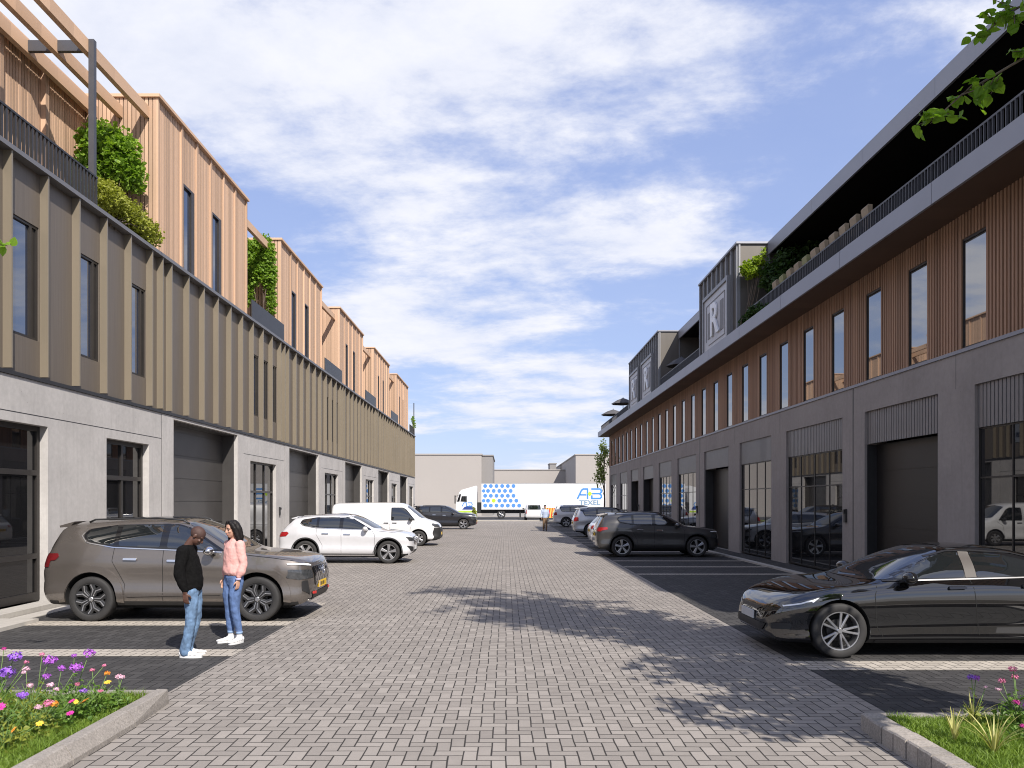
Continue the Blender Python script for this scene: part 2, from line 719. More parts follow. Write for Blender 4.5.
# pale bay lines
mb = MB()
for y in (10.43, 12.95, 15.36):
    mb.add([(x, yy, 0.004) for x, yy in rect(-8.1, -3.54, y - 0.24, y + 0.24)], [(0, 1, 2, 3)])
for y in [9.62] + [21.7 + 2.42 * k for k in range(20)]:
    w = .27 if y < 10 else .16
    mb.add([(x, yy, 0.004) for x, yy in rect(3.6, 7.95, y - w, y + w)], [(0, 1, 2, 3)])
tag(mb.build('bay_lines', M_STRIP, fix=False), kind='structure')
# pale pavers beside the road edge stay grey like the road
# narrow pavements under the facades
mb = MB().box(-8.9, -8.45, 5, 77.5, -0.02, 0.10).box(-8.43, -7.75, 5, 13.1, -0.02, 0.06).box(-8.43, -8.1, 13.1, 77.5, -0.02, 0.012)
tag(mb.build('pavement', M_KERB), kind='structure')
mb = MB().box(7.95, 8.15, 5, 68, -0.02, 0.05).box(8.15, 8.95, 5, 68, -0.02, 0.035, 1)
tag(mb.build('pavement', [M_KERB, M_DARK]), kind='structure')

# planting beds: soil + grass blades + kerbs
sheet('flower_bed', rect(-9, -3.447, -4, 7.72), 0.085, M_SOIL)
sheet('flower_bed', rect(3.275, 9, -4, 6.86), 0.105, M_SOIL)
# left kerb: bevelled concrete with joints
mb = MB()
yy = -4.0
rk = random.Random(3)
while yy < 7.8:
    y1 = min(yy + 1.0, 7.82)
    a, b_ = yy + 0.006, y1 - 0.006
    prof = [(-3.285, -0.02), (-3.285, 0.04), (-3.345, 0.138), (-3.365, 0.145), (-3.45, 0.145), (-3.45, -0.02)]
    if y1 > 7.7:       # last piece chamfers into the corner
        n = len(prof)
        vs = [(x, a, z) for x, z in prof] + [(x - 0.05 if x > -3.3 else x, b_, z) for x, z in prof]
        mb.add(vs, [tuple(range(n)), tuple(range(2 * n - 1, n - 1, -1))] + [(i, (i + 1) % n, n + (i + 1) % n, n + i) for i in range(n)])
    else:
        mb.prism(prof, 'Y', a, b_)
    yy = y1
mb.box(-9, -3.456, 7.70, 7.82, -0.02, 0.135)
tag(mb.build('kerb', M_GRANITE), kind='structure')
# right kerb: row of split granite setts
mb = MB()
y = -4.0
while y < 6.9:
    ln = rk.uniform(0.17, 0.25)
    y1 = min(y + ln, 6.96)
    e = rk.uniform(-0.012, 0.012)
    zt = 0.15 + rk.uniform(-0.008, 0.008)
    c = 0.012
    a, b_ = y + 0.007, y1 - 0.007
    mb.prism([(3.10 + e, -0.02), (3.10 + e, zt - c), (3.10 + e + c, zt), (3.27, zt), (3.27, -0.02)], 'Y', a, b_)
    y = y1
x = 3.274
while x < 9:
    x1 = x + rk.uniform(0.5, 0.9)
    mb.box(x + 0.003, x1 - 0.003, 6.84, 6.96, -0.02, 0.142 + rk.uniform(-0.004, 0.004))
    x = x1
tag(mb.build('kerb', M_GRANITE), kind='structure')

M_GRASS = leafmat('grass_blades', (0.10, 0.17, 0.022), (0.22, 0.31, 0.05), 0.35)


def grass(name, x0, x1, y0, y1, z, n, hmin, hmax, seed, edge=None):
    rnd = random.Random(seed)
    mb = MB()
    for _ in range(n):
        y = rnd.uniform(y0, y1)
        x = rnd.uniform(x0, x1)
        h = rnd.uniform(hmin, hmax) * (0.7 + 0.6 * (0.5 + 0.5 * math.sin(x * 5.1 + 1.3) * math.sin(y * 4.3)))
        a = rnd.uniform(0, math.tau)
        w = 0.0045
        lx, ly = rnd.gauss(0, 0.5) * h, rnd.gauss(0, 0.5) * h
        ca, sa = math.cos(a) * w, math.sin(a) * w
        mb.add([(x - ca, y - sa, z), (x + ca, y + sa, z), (x + ca * .7 + lx * .35, y + sa * .7 + ly * .35, z + h * .6),
                (x - ca * .7 + lx * .35, y - sa * .7 + ly * .35, z + h * .6), (x + lx, y + ly, z + h)],
               [(0, 1, 2, 3), (3, 2, 4)])
    o = mb.build(name, M_GRASS, fix=False)
    return tag(o, kind='stuff')


g = grass('lawn', -5.6, -3.5, 4.6, 7.69, 0.085, 42000, 0.035, 0.085, 11)
tag(g, 'short green grass filling the left bed beside the kerb', 'grass')
g = grass('lawn', 3.285, 5.2, 4.4, 6.83, 0.105, 34000, 0.035, 0.085, 12)
tag(g, 'short green grass filling the right bed behind the granite setts', 'grass')

# ================================================================== LEFT BUILDING
LX = -8.9
U0, UP, NU = 9.1, 11.3, 6                      # units along the street
UNITS = [U0 + UP * k for k in range(NU)]
L_END = 77.2
M_CONC = concrete('facade_concrete', (0.45, 0.428, 0.412))
M_FIN = plain('bronze_cladding', (0.225, 0.190, 0.142), 0.42, 0.25, var=0.06, scale=1.2, stretch=(1, 1, .2))
M_PANEL = plain('bronze_panel', (0.150, 0.126, 0.104), 0.5, 0.2, var=0.10, scale=5, stretch=(2, 6, .15))
M_COPING = plain('grey_metal_coping', (0.17, 0.165, 0.17), 0.45, 0.3, var=0.06)
M_DARKMET = plain('dark_metal', (0.030, 0.029, 0.030), 0.45, 0.2, var=0.15)
M_STEEL = plain('grey_steel', (0.085, 0.085, 0.095), 0.5, 0.4, var=0.1)
M_CEDAR = timber('cedar_boards', (0.47, 0.312, 0.21), 'XY', 0.11, 0.34)
M_BEAM = timber('larch_beams', (0.56, 0.37, 0.24), 'Y', 0.9, 0.15)
M_GDOOR = plain('garage_door_grey', (0.062, 0.058, 0.056), 0.4, 0.2, var=0.1, scale=1.5)
M_GLASS = glass('window_glass', (0.012, 0.014, 0.018), 1.9)
M_SHOPG = glass('shop_glass', (0.010, 0.010, 0.011), 1.55)
M_GLASSB = glass('window_glass_blue', (0.012, 0.022, 0.05), 2.9)
M_ROOF = plain('roof_felt', (0.10, 0.10, 0.10), 0.9)
M_FRAME = plain('window_frame_dark', (0.035, 0.031, 0.029), 0.4, 0.3, var=0.1)
M_BLACKVOID = plain('dark_interior', (0.015, 0.014, 0.014), 0.9)

lb = thing('terrace_building', 'long business units of pale concrete, bronze fins and cedar rooftop blocks on the left', 'building', (-8.9, U0, 0))


def lpart(mb, name, mat, parent=None, **k):
    return mb.build(name, mat, parent or lb, world=True, **k)


# openings on the ground floor: (y0, y1, top, kind)
L_OPEN = [(9.9, 15.35, 3.45, 'shop'), (17.6, 19.7, 3.42, 'shop')]
for u in UNITS[1:]:
    L_OPEN.append((u + 0.75, u + 5.8, 4.2, 'garage'))
    L_OPEN.append((u + 7.1, u + 10.2, 3.42, 'door'))
conc = MB()
ys = U0
for (a, b_, top, kind) in L_OPEN:
    conc.box(LX, LX - 0.55, ys, a, 0, 4.28)
    conc.box(LX, LX - 0.55, a, b_, top, 4.28)
    ys = b_
conc.box(LX, LX - 0.55, ys, L_END, 0, 4.28)
lpart(conc, 'concrete_wall', M_CONC)
# thin raised strips and joints of the wall
tr = MB()
for u in UNITS:
    lpart(MB().box(LX + 0.004, LX - 0.01, u + 0.04, u + 0.72, 0.10, 4.275), 'wall_panel', M_CONC)
    if u > 10:
        lpart(MB().box(LX + 0.004, LX - 0.01, u + 5.83, u + 6.35, 0.10, 4.275), 'wall_panel', M_CONC)
for u in UNITS:
    lpart(MB().box(LX + 0.0025, LX - 0.005, u - 0.008, u + 0.008, 0.1, 4.27), 'wall_joint', M_DARKMET)
    jt = MB()
    jt.box(LX + 0.0025, LX - 0.005, u + .009 if u < 10 else u + 6.4, min(u + UP - 0.009, L_END), 3.62, 3.635)
    lpart(jt, 'wall_joint', M_DARKMET)
core = MB().box(LX - 0.95, -22, U0 + .02, L_END - .02, 0, 8.1)
lpart(core, 'inner_wall', M_BLACKVOID)
lpart(MB().box(LX - 0.556, -22, U0, U0 + 0.3, 0, 8.2), 'end_wall', M_CONC)
lpart(MB().box(LX - 0.556, -22, L_END - 0.3, L_END, 0, 8.2), 'end_wall', M_CONC)


def shopfront(parent, name, side, x, y0, y1, z0, z1, recess, mull, trans, pane_mat, frame_mat, ribs=None, fw=0.07, rib_mat=None):
    """glazed opening. side=+1: facade looks towards +X; -1: towards -X"""
    xf = x - side * recess
    d = 0.07 if side > 0 else 0.03
    fr = MB()
    x0, x1 = xf, xf - side * d
    fr.box(x0, x1, y0, y0 + fw, z0, z1).box(x0, x1, y1 - fw, y1, z0, z1)
    fr.box(x0, x1, y0 + fw, y1 - fw, z1 - fw, z1).box(x0, x1, y0 + fw, y1 - fw, z0, z0 + fw * 1.5)
    for k in range(1, mull + 1):
        yc = y0 + (y1 - y0) * k / (mull + 1)
        fr.box(x0 - side * .002, x1, yc - fw * .45, yc + fw * .45, z0 + fw * 1.5, z1 - fw)
    for zt in trans:
        fr.box(x0 + side * .006, x1, y0 + fw, y1 - fw, zt - fw * .5, zt + fw * .5)
    f = fr.build(name, frame_mat, parent, world=True)
    xp = xf - side * (d * 0.6)
    pn = MB().box(xp, xp - side * 0.012, y0 + .01, y1 - .01, z0 + .01, z1 - .01)
    p = pn.build('pane', pane_mat, f)
    p.location = -wloc(f)
    if ribs:
        rb = MB()
        zr0, zr1 = ribs
        xr = xf + side * 0.02
        rb.box(xr, xr - side * 0.03, y0, y1, zr0, zr1)
        yy = y0 + .03
        while yy < y1 - 0.06:
            rb.box(xr + side * 0.014, xr, yy, yy + 0.085, zr0, zr1)
            yy += 0.115
        rp = rb.build('ribbed_panel', rib_mat, f)
        rp.location = -wloc(f)
    return f


for (a, b_, top, kind) in L_OPEN:
    if kind == 'garage':
        dr = MB()
        xg = LX - 0.5
        zz = 0.02
        k = 0
        while zz < top - 0.02:
            h = min(0.66, top - zz)
            dr.box(xg, xg - 0.05, a + .004, b_ - .004, zz + .008, zz + h - .008)
            dr.box(xg - .012, xg - 0.05, a + .005, b_ - .005, zz + h - .008, zz + h + .008)
            zz += h
        g = lpart(dr, 'garage_door', M_GDOOR)
        h_ = MB().box(xg + 0.03, xg, (a + b_) / 2 - .12, (a + b_) / 2 + .12, 0.75, 0.79)
        hh = h_.build('handle', M_STEEL, g)
        hh.location = -wloc(g)
        rv = MB().box(LX - .12, xg + .002, b_ - 0.03, b_ - .002, 0.02, top - .002).box(LX - .12, xg + .002, a + .03, b_ - .03, top - .03, top - .002).box(LX - .12, xg + .002, a + .002, a + .03, .02, top - .002)
        rv = rv.build('door_lining', M_GDOOR, g)
        rv.location = -wloc(g)
    elif kind == 'door':
        shopfront(lb, 'entrance_door', 1, LX, a, b_, 0.1, top, 0.13, 2, (2.35,), M_SHOPG, M_FRAME)
    else:
        n = 3 if b_ - a > 3 else 1
        shopfront(lb, 'shop_window', 1, LX, a, b_, 0.1, top, 0.16, n, (0.95, 2.55) if n == 3 else (2.55,), M_SHOPG, M_FRAME, fw=0.10)
# intercoms on the piers
for u in UNITS[1:]:
    ic = MB().box(LX + .05, LX, u + 10.55, u + 10.67, 1.45, 1.78).box(LX + .09, LX + .05, u + 10.58, u + 10.64, 1.68, 1.76).box(LX + .055, LX + .05, u + 10.58, u + 10.64, 1.5, 1.6)
    lpart(ic, 'intercom', M_DARKMET)

# first floor: fins and panels
PX, FX = LX - 0.11, LX + 0.05
Z0, Z1 = 4.36, 8.30
fin_off = [0.55 + 1.128 * k for k in range(10)]
fins = MB()
panels = MB()
wins = []
for ui, u in enumerate(UNITS):
    edges = [u] + [u + f for f in fin_off] + [u + UP]
    edges = [e for e in edges if e < L_END]
    for e in edges[:-1] if ui < NU - 1 else edges:
        w = 0.022
        fins.box(FX, PX, e - w, e + w, Z0 + 0.04, Z1)
    for k in range(len(edges) - 1):
        a, b_ = edges[k], edges[k + 1]
        if b_ > L_END:
            continue
        has = (k in (5, 7, 9)) if ui == 0 else (k in (7, 8, 9))
        if has:
            panels.box(PX, PX - .1, a, b_, Z0, 5.08).box(PX, PX - .1, a, b_, 7.27, Z1)
            w0 = a + 0.05
            panels.box(PX, PX - .1, b_ - 0.06, b_, 5.08, 7.27).box(PX, PX - .1, a, w0, 5.08, 7.27)
            wins.append((w0, b_ - .06))
        else:
            panels.box(PX, PX - .1, a, b_, Z0, Z1)
panels.box(PX - .102, PX - .35, U0 + .01, L_END, Z0, Z1)
lpart(panels, 'bronze_panels', M_PANEL)
lpart(fins, 'cladding_fins', M_FIN)
for (a, b_) in wins:
    fr = MB()
    xo = PX - 0.02
    fr.box(xo, xo - .07, a, a + .05, 5.08, 7.27).box(xo, xo - .07, b_ - .26, b_ - .19, 5.13, 7.22).box(xo, xo - .07, a + .05, b_, 5.08, 5.13).box(xo, xo - .07, a + .05, b_, 7.22, 7.27).box(xo, xo - .07, b_ - .05, b_, 5.13, 7.22)
    f = lpart(fr, 'window', M_FRAME)
    pn = MB().box(xo - .04, xo - .052, a + .02, b_ - .02, 5.10, 7.25).build('pane', M_GLASSB, f)
    pn.location = -wloc(f)
    sd = MB().box(xo - .03, xo - .04, b_ - .19, b_ - .05, 5.13, 7.22).build('vent_leaf', M_FRAME, f)
    sd.location = -wloc(f)
edge = MB().box(LX + .03, LX - .5, U0, L_END, 4.285, 4.355)
lpart(edge, 'painted_shadow_gap', M_DARKMET)  # solid dark strip; the shade of the gap is put into its colour
cop = MB().box(LX + .08, LX - .55, U0 - .03, L_END + .03, 8.302, 8.39)
lpart(cop, 'coping', M_COPING)
rf = MB().box(LX - .552, -22, U0, L_END, 8.1, 8.2)
lpart(rf, 'roof', M_ROOF)

# second floor: cedar blocks, terraces between them
TX, TR, TZ = -9.2, -11.05, 12.62


def boards_y(mb, x, y0, y1, z0, z1, side, skip=()):
    """upright boards on a face looking along X"""
    y = y0
    while y < y1 - 0.02:
        e = min(y + 0.11, y1)
        segs = [(z0, z1)]
        for (a, b_, s0, s1) in skip:
            if e > a and y < b_:
                segs = [(z0, s0), (s1, z1)] if s0 > z0 + .01 else [(s1, z1)]
        for (p, q) in segs:
            mb.box(x + side * 0.022, x - side * 0.01, y + 0.011, e - 0.011, p, q)
        y += 0.11


def boards_x(mb, y, x0, x1, z0, z1):
    x = x0
    while x < x1 - 0.02:
        e = min(x + 0.11, x1)
        mb.box(x + 0.011, e - 0.011, y - 0.022, y + 0.01, z0, z1)
        x += 0.11


BL = [(u + 0.35, u + 7.45) for u in UNITS[1:]]
BL[-1] = (BL[-1][0], BL[-1][1] + .5)
for bi, (a, b_) in enumerate(BL):
    blk = MB()
    wz = [(a + 1.7, a + 2.5), (a + 3.9, a + 4.7)]
    zs = [(w0, w1, 8.2, 11.05) for (w0, w1) in wz]
    boards_y(blk, TX, a, b_, 8.2, TZ - .02, 1, zs)
    boards_x(blk, a, -14.0, TX + .02, 8.2, TZ - .02)
    boards_x(blk, b_ + .012, -14.0, TX + .02, 8.2, TZ - .02)
    for y in (a + 1.55, a + 2.65, a + 3.75, a + 4.85, a + 5.95):
        blk.box(TX + .075, TX + .023, y - .05, y + .05, 8.2, TZ - .02)
    blk.box(TX + .075, TX - .02, a - .0235, a + .06, 8.2, TZ - .02)
    blk.box(TX + .075, TX - .02, b_ - .05, b_ + .03, 8.2, TZ - .02)
    o = lpart(blk, 'cedar_block', M_CEDAR)
    inn = MB().box(TX - .011, TX - .1, a + .012, a + 1.7, 8.2, TZ - .05).box(TX - .011, TX - .1, a + 2.5, a + 3.9, 8.2, TZ - .05).box(TX - .011, TX - .1, a + 4.7, b_ - .012, 8.2, TZ - .05)
    inn.box(TX - .1, -13.9, a + .012, b_ - .012, 8.2, TZ - .05)
    io = inn.build('cedar_backing', M_FRAME, o)
    io.location = -wloc(o)
    ro = MB().box(TX + .13, -14.1, a - .08, b_ + .1, TZ - .02, TZ + .06)
    ro = ro.build('flat_roof', M_BEAM, o)
    ro.location = -wloc(o)
    for (w0, w1) in wz:
        f = MB().box(TX + .03, TX - .08, w0, w0 + .06, 8.45, 11.05).box(TX + .03, TX - .08, w1 - .22, w1, 8.45, 11.05).box(TX + .03, TX - .08, w0 + .06, w1 - .22, 10.98, 11.05)
        f = lpart(f, 'window', M_FRAME)
        p = MB().box(TX - .03, TX - .045, w0 + .05, w1 - .05, 8.45, 11.0).build('pane', M_GLASSB, f)
        p.location = -wloc(f)
# recessed terrace walls
tw = MB()
boards_y(tw, TR, U0 + .3, BL[0][0] - .03, 8.2, 12.35, 1)
for y in (10.3, 12.0, 13.7, 15.4, 17.1, 18.8):
    tw.box(TR + .14, TR + .023, y - .07, y + .07, 8.2, 12.35)
lpart(tw, 'cedar_terrace_wall', M_CEDAR)
for i in range(len(BL) - 1):
    tw = MB()
    boards_y(tw, TR - .6, BL[i][1] + .03, BL[i + 1][0] - .03, 8.2, 12.3, 1)
    lpart(tw, 'cedar_terrace_wall', M_CEDAR)
tb = MB().box(TR - .012, -14, U0 + .3, BL[0][0] - .03, 8.2, 12.3)
for i in range(len(BL) - 1):
    tb.box(TR - .612, -14, BL[i][1] + .03, BL[i + 1][0] - .03, 8.2, 12.25)
lpart(tb, 'terrace_wall_core', M_FRAME)
# pergola over the near terrace
pg = MB()
yb = BL[0][0] - .024
for x in (-9.42, -10.12, -10.78):
    pg.box(x - .065, x + .065, 8.0, yb, 12.06, 12.36)
pg.box(TR + .16, TR + .03, 8.0, yb, 12.30, 12.56)
o = lpart(pg, 'pergola_beams', M_BEAM)
for i in range(len(BL) - 1):
    pg = MB()
    for x in (-9.42, -10.3):
        pg.box(x - .065, x + .065, BL[i][1] + .031, BL[i + 1][0] - .024, 11.95, 12.22)
    lpart(pg, 'pergola_beams', M_BEAM)
for yp in (10.9, 17.75):
    st = MB()
    st.box(-9.352, -9.232, yp - .06, yp + .06, 8.2, 12.36)
    lpart(st, 'pergola_post', M_STEEL)
    for xa, xb in ((-9.487, -10.053), (-10.187, -10.713), (-10.847, TR + .165)):
        lpart(MB().box(xa, xb, yp - .05, yp + .05, 12.10, 12.34), 'pergola_crossbar', M_STEEL)
# terrace railings
rl = MB()


def railing(mb, x, y0, y1, z0, z1, step=0.12, bar=0.02):
    mb.box(x - .02, x + .02, y0, y1, z1 - .04, z1)
    mb.box(x - .015, x + .015, y0, y1, z0 + .03, z0 + .07)
    y = y0
    while y <= y1:
        mb.box(x - .028, x + .012, y, y + bar, z0 + .0, z1 - .04)
        y += step


railing(rl, -8.98, U0, 17.35, 8.392, 9.12, 0.13, .05)
lpart(rl, 'terrace_railing', M_DARKMET)
for i in range(len(BL) - 1):
    r2 = MB()
    r2.box(-9.02, -8.98, BL[i][1] + .08, BL[i + 1][0] - .08, 8.392, 9.15)
    lpart(r2, 'terrace_railing', M_DARKMET)
r2 = MB()
railing(r2, -8.98, BL[-1][1] + .1, L_END, 8.392, 9.2, .13, .03)
r2.box(-9.02, -8.94, L_END - .2, L_END - .12, 8.392, 11.6)
lpart(r2, 'terrace_railing', M_DARKMET)

# ================================================================== RIGHT BUILDING
RX = 8.9
R0, R_END = 7.0, 68.0
M_CONC2 = concrete('facade_concrete_brown', (0.295, 0.262, 0.245), .2)
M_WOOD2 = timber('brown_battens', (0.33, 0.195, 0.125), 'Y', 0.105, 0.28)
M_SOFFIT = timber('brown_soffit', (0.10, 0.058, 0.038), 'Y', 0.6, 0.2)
M_FASCIA = plain('grey_fascia', (0.26, 0.265, 0.30), 0.45, 0.35, var=0.05, scale=0.6)
M_BOXMET = plain('bronze_grey_cladding', (0.125, 0.112, 0.098), 0.45, 0.3, var=0.08, scale=2, stretch=(1, 1, .2))
M_BOXFIN = plain('grey_rib', (0.23, 0.23, 0.24), 0.45, 0.3, var=0.06)
M_RIB = plain('ribbed_metal', (0.20, 0.19, 0.19), 0.4, 0.3, var=0.06)
M_SIGN = plain('sign_panel_grey', (0.46, 0.46, 0.48), 0.5, 0.1, var=0.05)
M_SIGND = plain('sign_dark', (0.13, 0.12, 0.12), 0.5)
M_SIGNL = plain('sign_letter_pale', (0.72, 0.72, 0.74), 0.4)
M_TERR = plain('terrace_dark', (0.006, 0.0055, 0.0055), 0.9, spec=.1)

rb = thing('balcony_building', 'long building of brown concrete and timber with overhanging grey balcony on the right', 'building', (8.9, R0, 0))


def rpart(mb, name, mat, parent=None, **k):
    return mb.build(name, mat, parent or rb, world=True, **k)


R_OPEN = [(11.0, 15.0, 'shop'), (16.28, 19.6, 'garage'), (20.9, 25.1, 'shop'), (26.5, 30.1, 'shop'), (31.6, 35.5, 'garage'),
          (37.0, 41.0, 'shop'), (42.5, 46.0, 'shop'), (47.7, 51.3, 'garage'), (53.1, 56.3, 'garage'), (58.0, 61.7, 'shop'), (63.6, 67.2, 'shop')]
RT = 4.22
cc = MB()
ys = R0
for (a, b_, kind) in R_OPEN:
    cc.box(RX, RX + .55, ys, a, 0, 4.90)
    cc.box(RX, RX + .55, a, b_, RT, 4.90)
    ys = b_
cc.box(RX, RX + .55, ys, R_END, 0, 4.90)
rpart(cc, 'concrete_frame', M_CONC2)
for y in (20.25, 36.3, 52.3):
    rpart(MB().box(RX - .003, RX + .005, y - .025, y + .025, 0.05, 4.89), 'wall_joint', M_DARKMET)
for (a, b_, kind) in R_OPEN:
    rpart(MB().box(RX - .0025, RX + .005, b_ + .62, b_ + .63, RT, 4.89), 'wall_joint', M_DARKMET)
sill = MB().box(RX - .03, RX + .25, R0, R_END, 4.902, 4.97)
rpart(sill, 'sill_course', M_FASCIA)
rpart(MB().box(RX + .95, 22, R0 + .02, R_END - .02, 0, 7.5), 'inner_wall', M_BLACKVOID)
rpart(MB().box(RX + .556, 22, R0, R0 + .3, 0, 7.55), 'end_wall', M_CONC2)
rpart(MB().box(RX + .556, 22, R_END - .3, R_END, 0, 7.55), 'end_wall', M_CONC2)
for (a, b_, kind) in R_OPEN:
    if kind == 'garage':
        dr = MB()
        rec = .30 if a < 20 else .42
        xg = RX + rec
        zz = .02
        while zz < 3.4:
            h = min(.68, 3.4 - zz)
            dr.box(xg, xg + .05, a + .004, b_ - .004, zz + .006, zz + h - .006)
            dr.box(xg + .01, xg + .05, a + .005, b_ - .005, zz + h - .006, zz + h + .006)
            zz += h
        g = rpart(dr, 'garage_door', plain('garage_door_brown', (0.016, 0.013, 0.012), 0.4, 0.1, var=.12, scale=.6))
        if rec > .2:
            for ya in (b_ - .02, a + .002):
                ln = MB().box(RX + .06, xg - .002, ya, ya + .018, .02, 3.40).build('door_lining', M_DARKMET, g)
                ln.location = -wloc(g)
        pb = MB().box(RX + .07, RX + .11, a, b_, 3.42, RT)
        y = a + .02
        while y < b_ - .09:
            pb.box(RX + .056, RX + .07, y, y + .085, 3.42, RT)
            y += .115
        pb = pb.build('ribbed_panel', M_RIB, g)
        pb.location = -wloc(g)
    else:
        shopfront(rb, 'shop_window', -1, RX, a, b_, 0.06, 3.40, 0.08, 3, (2.45,), glass('shop_glass_mirror', (0.012, 0.012, 0.013), 1.85), M_FRAME, (3.40, RT), 0.034, M_RIB)
for y in (20.6, 36.65, 52.7, 62.6):
    ic = MB().box(RX - .05, RX, y, y + .12, 1.45, 1.8).box(RX - .08, RX - .05, y + .02, y + .1, 1.68, 1.78)
    rpart(ic, 'intercom', M_DARKMET)
# first floor
W0, WP, WW = 14.6, 2.05, 0.80
wy = [W0 + WP * k for k in range(-3, 26)]
wb = MB()
bat = MB()
WZ0, WZ1, WT = 4.972, 7.10, 7.62
prev = R0
for a in wy + [R_END]:
    wb.box(RX + .02, RX + .3, prev, a, WZ0, WT)
    y = prev + .05
    while y < a - .09:
        bat.box(RX - .02, RX + .02, y, y + .055, WZ0, WT)
        y += .105
    if a < R_END:
        wb.box(RX + .02, RX + .3, a, a + WW, WZ1, WT)
        y = a + .09
        while y < a + WW - .05:
            bat.box(RX - .02, RX + .02, y, y + .055, WZ1, WT)
            y += .105
        for e in (a - .06, a + WW):
            bat.box(RX - .026, RX + .02, e, e + .06, WZ0, WT + .01)
    prev = a + WW
rpart(wb, 'timber_wall', M_WOOD2)
rpart(bat, 'timber_battens', M_WOOD2)
for a in wy:
    f = MB().box(RX + .001, RX + .06, a, a + .03, WZ0, WZ1).box(RX + .001, RX + .06, a + WW - .03, a + WW, WZ0, WZ1).box(RX + .001, RX + .06, a + .03, a + WW - .03, WZ1 - .04, WZ1).box(RX + .001, RX + .06, a + .03, a + WW - .03, WZ0, WZ0 + .03)
    f = rpart(f, 'window', M_FRAME)
    p = MB().box(RX + .018, RX + .030, a + .02, a + WW - .02, WZ0 + .02, WZ1 - .02).build('pane', glass('window_glass_right', (0.014, 0.015, 0.017), 3.6), f)
    p.location = -wloc(f)
# balcony slab
FXR, FZ0, FZ1 = 7.94, 7.55, 7.96
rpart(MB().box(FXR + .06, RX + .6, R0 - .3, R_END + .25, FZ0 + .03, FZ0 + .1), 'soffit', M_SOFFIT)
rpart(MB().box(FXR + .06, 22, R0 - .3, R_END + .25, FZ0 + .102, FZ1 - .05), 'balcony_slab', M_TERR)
fa = MB()
y = R0 - .35
while y < R_END + .3:
    y1 = min(y + 4.05, R_END + .3)
    fa.box(FXR, FXR + .058, y + .004, y1 - .012, FZ0, FZ1)
    y = y1
fa.box(FXR + .059, 12, R_END + .252, R_END + .3, FZ0, FZ1)
rpart(fa, 'balcony_fascia', M_FASCIA)
# metal boxes on the roof terrace
BOXES = [(27.7, 33.1), (42.0, 52.0)]
BX, BZ = 8.12, 11.08
for bi, (a, b_) in enumerate(BOXES):
    bx = MB().box(BX + .05, 14, a, b_, FZ1 - .04, BZ - .05)
    o = rpart(bx, 'metal_box', M_BOXMET)
    fn = MB()
    n = int((b_ - a) / .62)
    for k in range(n + 1):
        y = a + .05 + (b_ - a - .1) * k / n
        fn.box(BX - .03, BX + .048, y - .035, y + .035, FZ1 - .03, BZ - .055)
    for x in (BX + .06, BX + 1.1):
        fn.box(x - .03, x + .03, a - .04, a - .002, FZ1 - .03, BZ - .055)
    fo = fn.build('metal_fins', M_BOXFIN, o)
    fo.location = -wloc(o)
    tp = MB().box(BX - .06, 14.1, a - .07, b_ + .07, BZ - .05, BZ + .02).build('box_coping', M_FASCIA, o)
    tp.location = -wloc(o)
    spots = [(28.55, 31.95)] if bi == 0 else [(43.4, 46.6), (47.9, 51.1)]
    for (s0, s1) in spots:
        zs0, zs1 = 7.99, 10.02
        pn = MB().box(BX - .10, BX - .032, s0, s1, zs0, zs1)
        p = rpart(pn, 'sign_panel', M_SIGN)
        dk = MB().box(BX - .16, BX - .032, s0 - .1, s0 - .002, zs0, zs1 + .14).box(BX - .16, BX - .032, s1 + .002, s1 + .1, zs0, zs1 + .14).box(BX - .16, BX - .032, s0 - .002, s1 + .002, zs1 + .002, zs1 + .14)
        q = dk.build('sign_surround', M_BOXFIN, p)
        q.location = -wloc(p)
        mk = MB()
        c = (s0 + s1) / 2
        zc = (zs0 + zs1) / 2 - .05
        hw, hh = (s1 - s0) * .38, .78
        t = .03
        xa, xb = BX - .115, BX - .101
        # thin frame broken at two corners
        mk.box(xa, xb, c - hw, c + hw, zc + hh, zc + hh + t).box(xa, xb, c - hw, c + hw * .75, zc - hh - t, zc - hh)
        mk.box(xa, xb, c - hw - t, c - hw, zc - hh, zc + hh).box(xa, xb, c + hw, c + hw + t, zc - hh * .8, zc + hh)
        mk.box(xa, xb, c - hw * .86, c - hw * .52, zc - hh * .72, zc + hh * .72).box(xa, xb, c + hw * .6, c + hw * .86, zc - hh * .72, zc + hh * .6)
        q = mk.build('sign_lines', M_SIGND, p)
        q.location = -wloc(p)
        text_mesh('R', 1.75, .03, 'letter', M_SIGNL, p, (BX - .14, c + .05, zc), (R(90), 0, R(-90)), 1.15, True)
# upper roof between the boxes
RFX = 9.15
spans = [(R0 - .35, BOXES[0][0] - .08), (BOXES[0][1] + .08, BOXES[1][0] - .08), (BOXES[1][1] + .08, 55.5)]
for (a, b_) in spans:
    rf = MB()
    y = a
    while y < b_:
        y1 = min(y + 3.4, b_)
        rf.box(RFX, RFX + .06, y + .004, y1 - .004, 10.62, 11.06)
        y = y1
    o = rpart(rf, 'roof_fascia', M_FASCIA)
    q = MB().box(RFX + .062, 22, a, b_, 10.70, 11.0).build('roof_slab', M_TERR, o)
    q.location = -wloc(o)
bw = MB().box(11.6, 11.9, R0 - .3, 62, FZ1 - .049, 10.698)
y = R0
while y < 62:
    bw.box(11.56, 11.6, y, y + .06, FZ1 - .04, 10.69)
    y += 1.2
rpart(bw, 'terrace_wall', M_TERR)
for (a, b_) in [(R0 - .3, 26.9), (33.2, 41.9), (53.0, R_END)]:
    r_ = MB()
    railing(r_, 8.22, a, b_, FZ1 - .045, 8.52, .12, .02)
    rpart(r_, 'balcony_railing', M_STEEL)
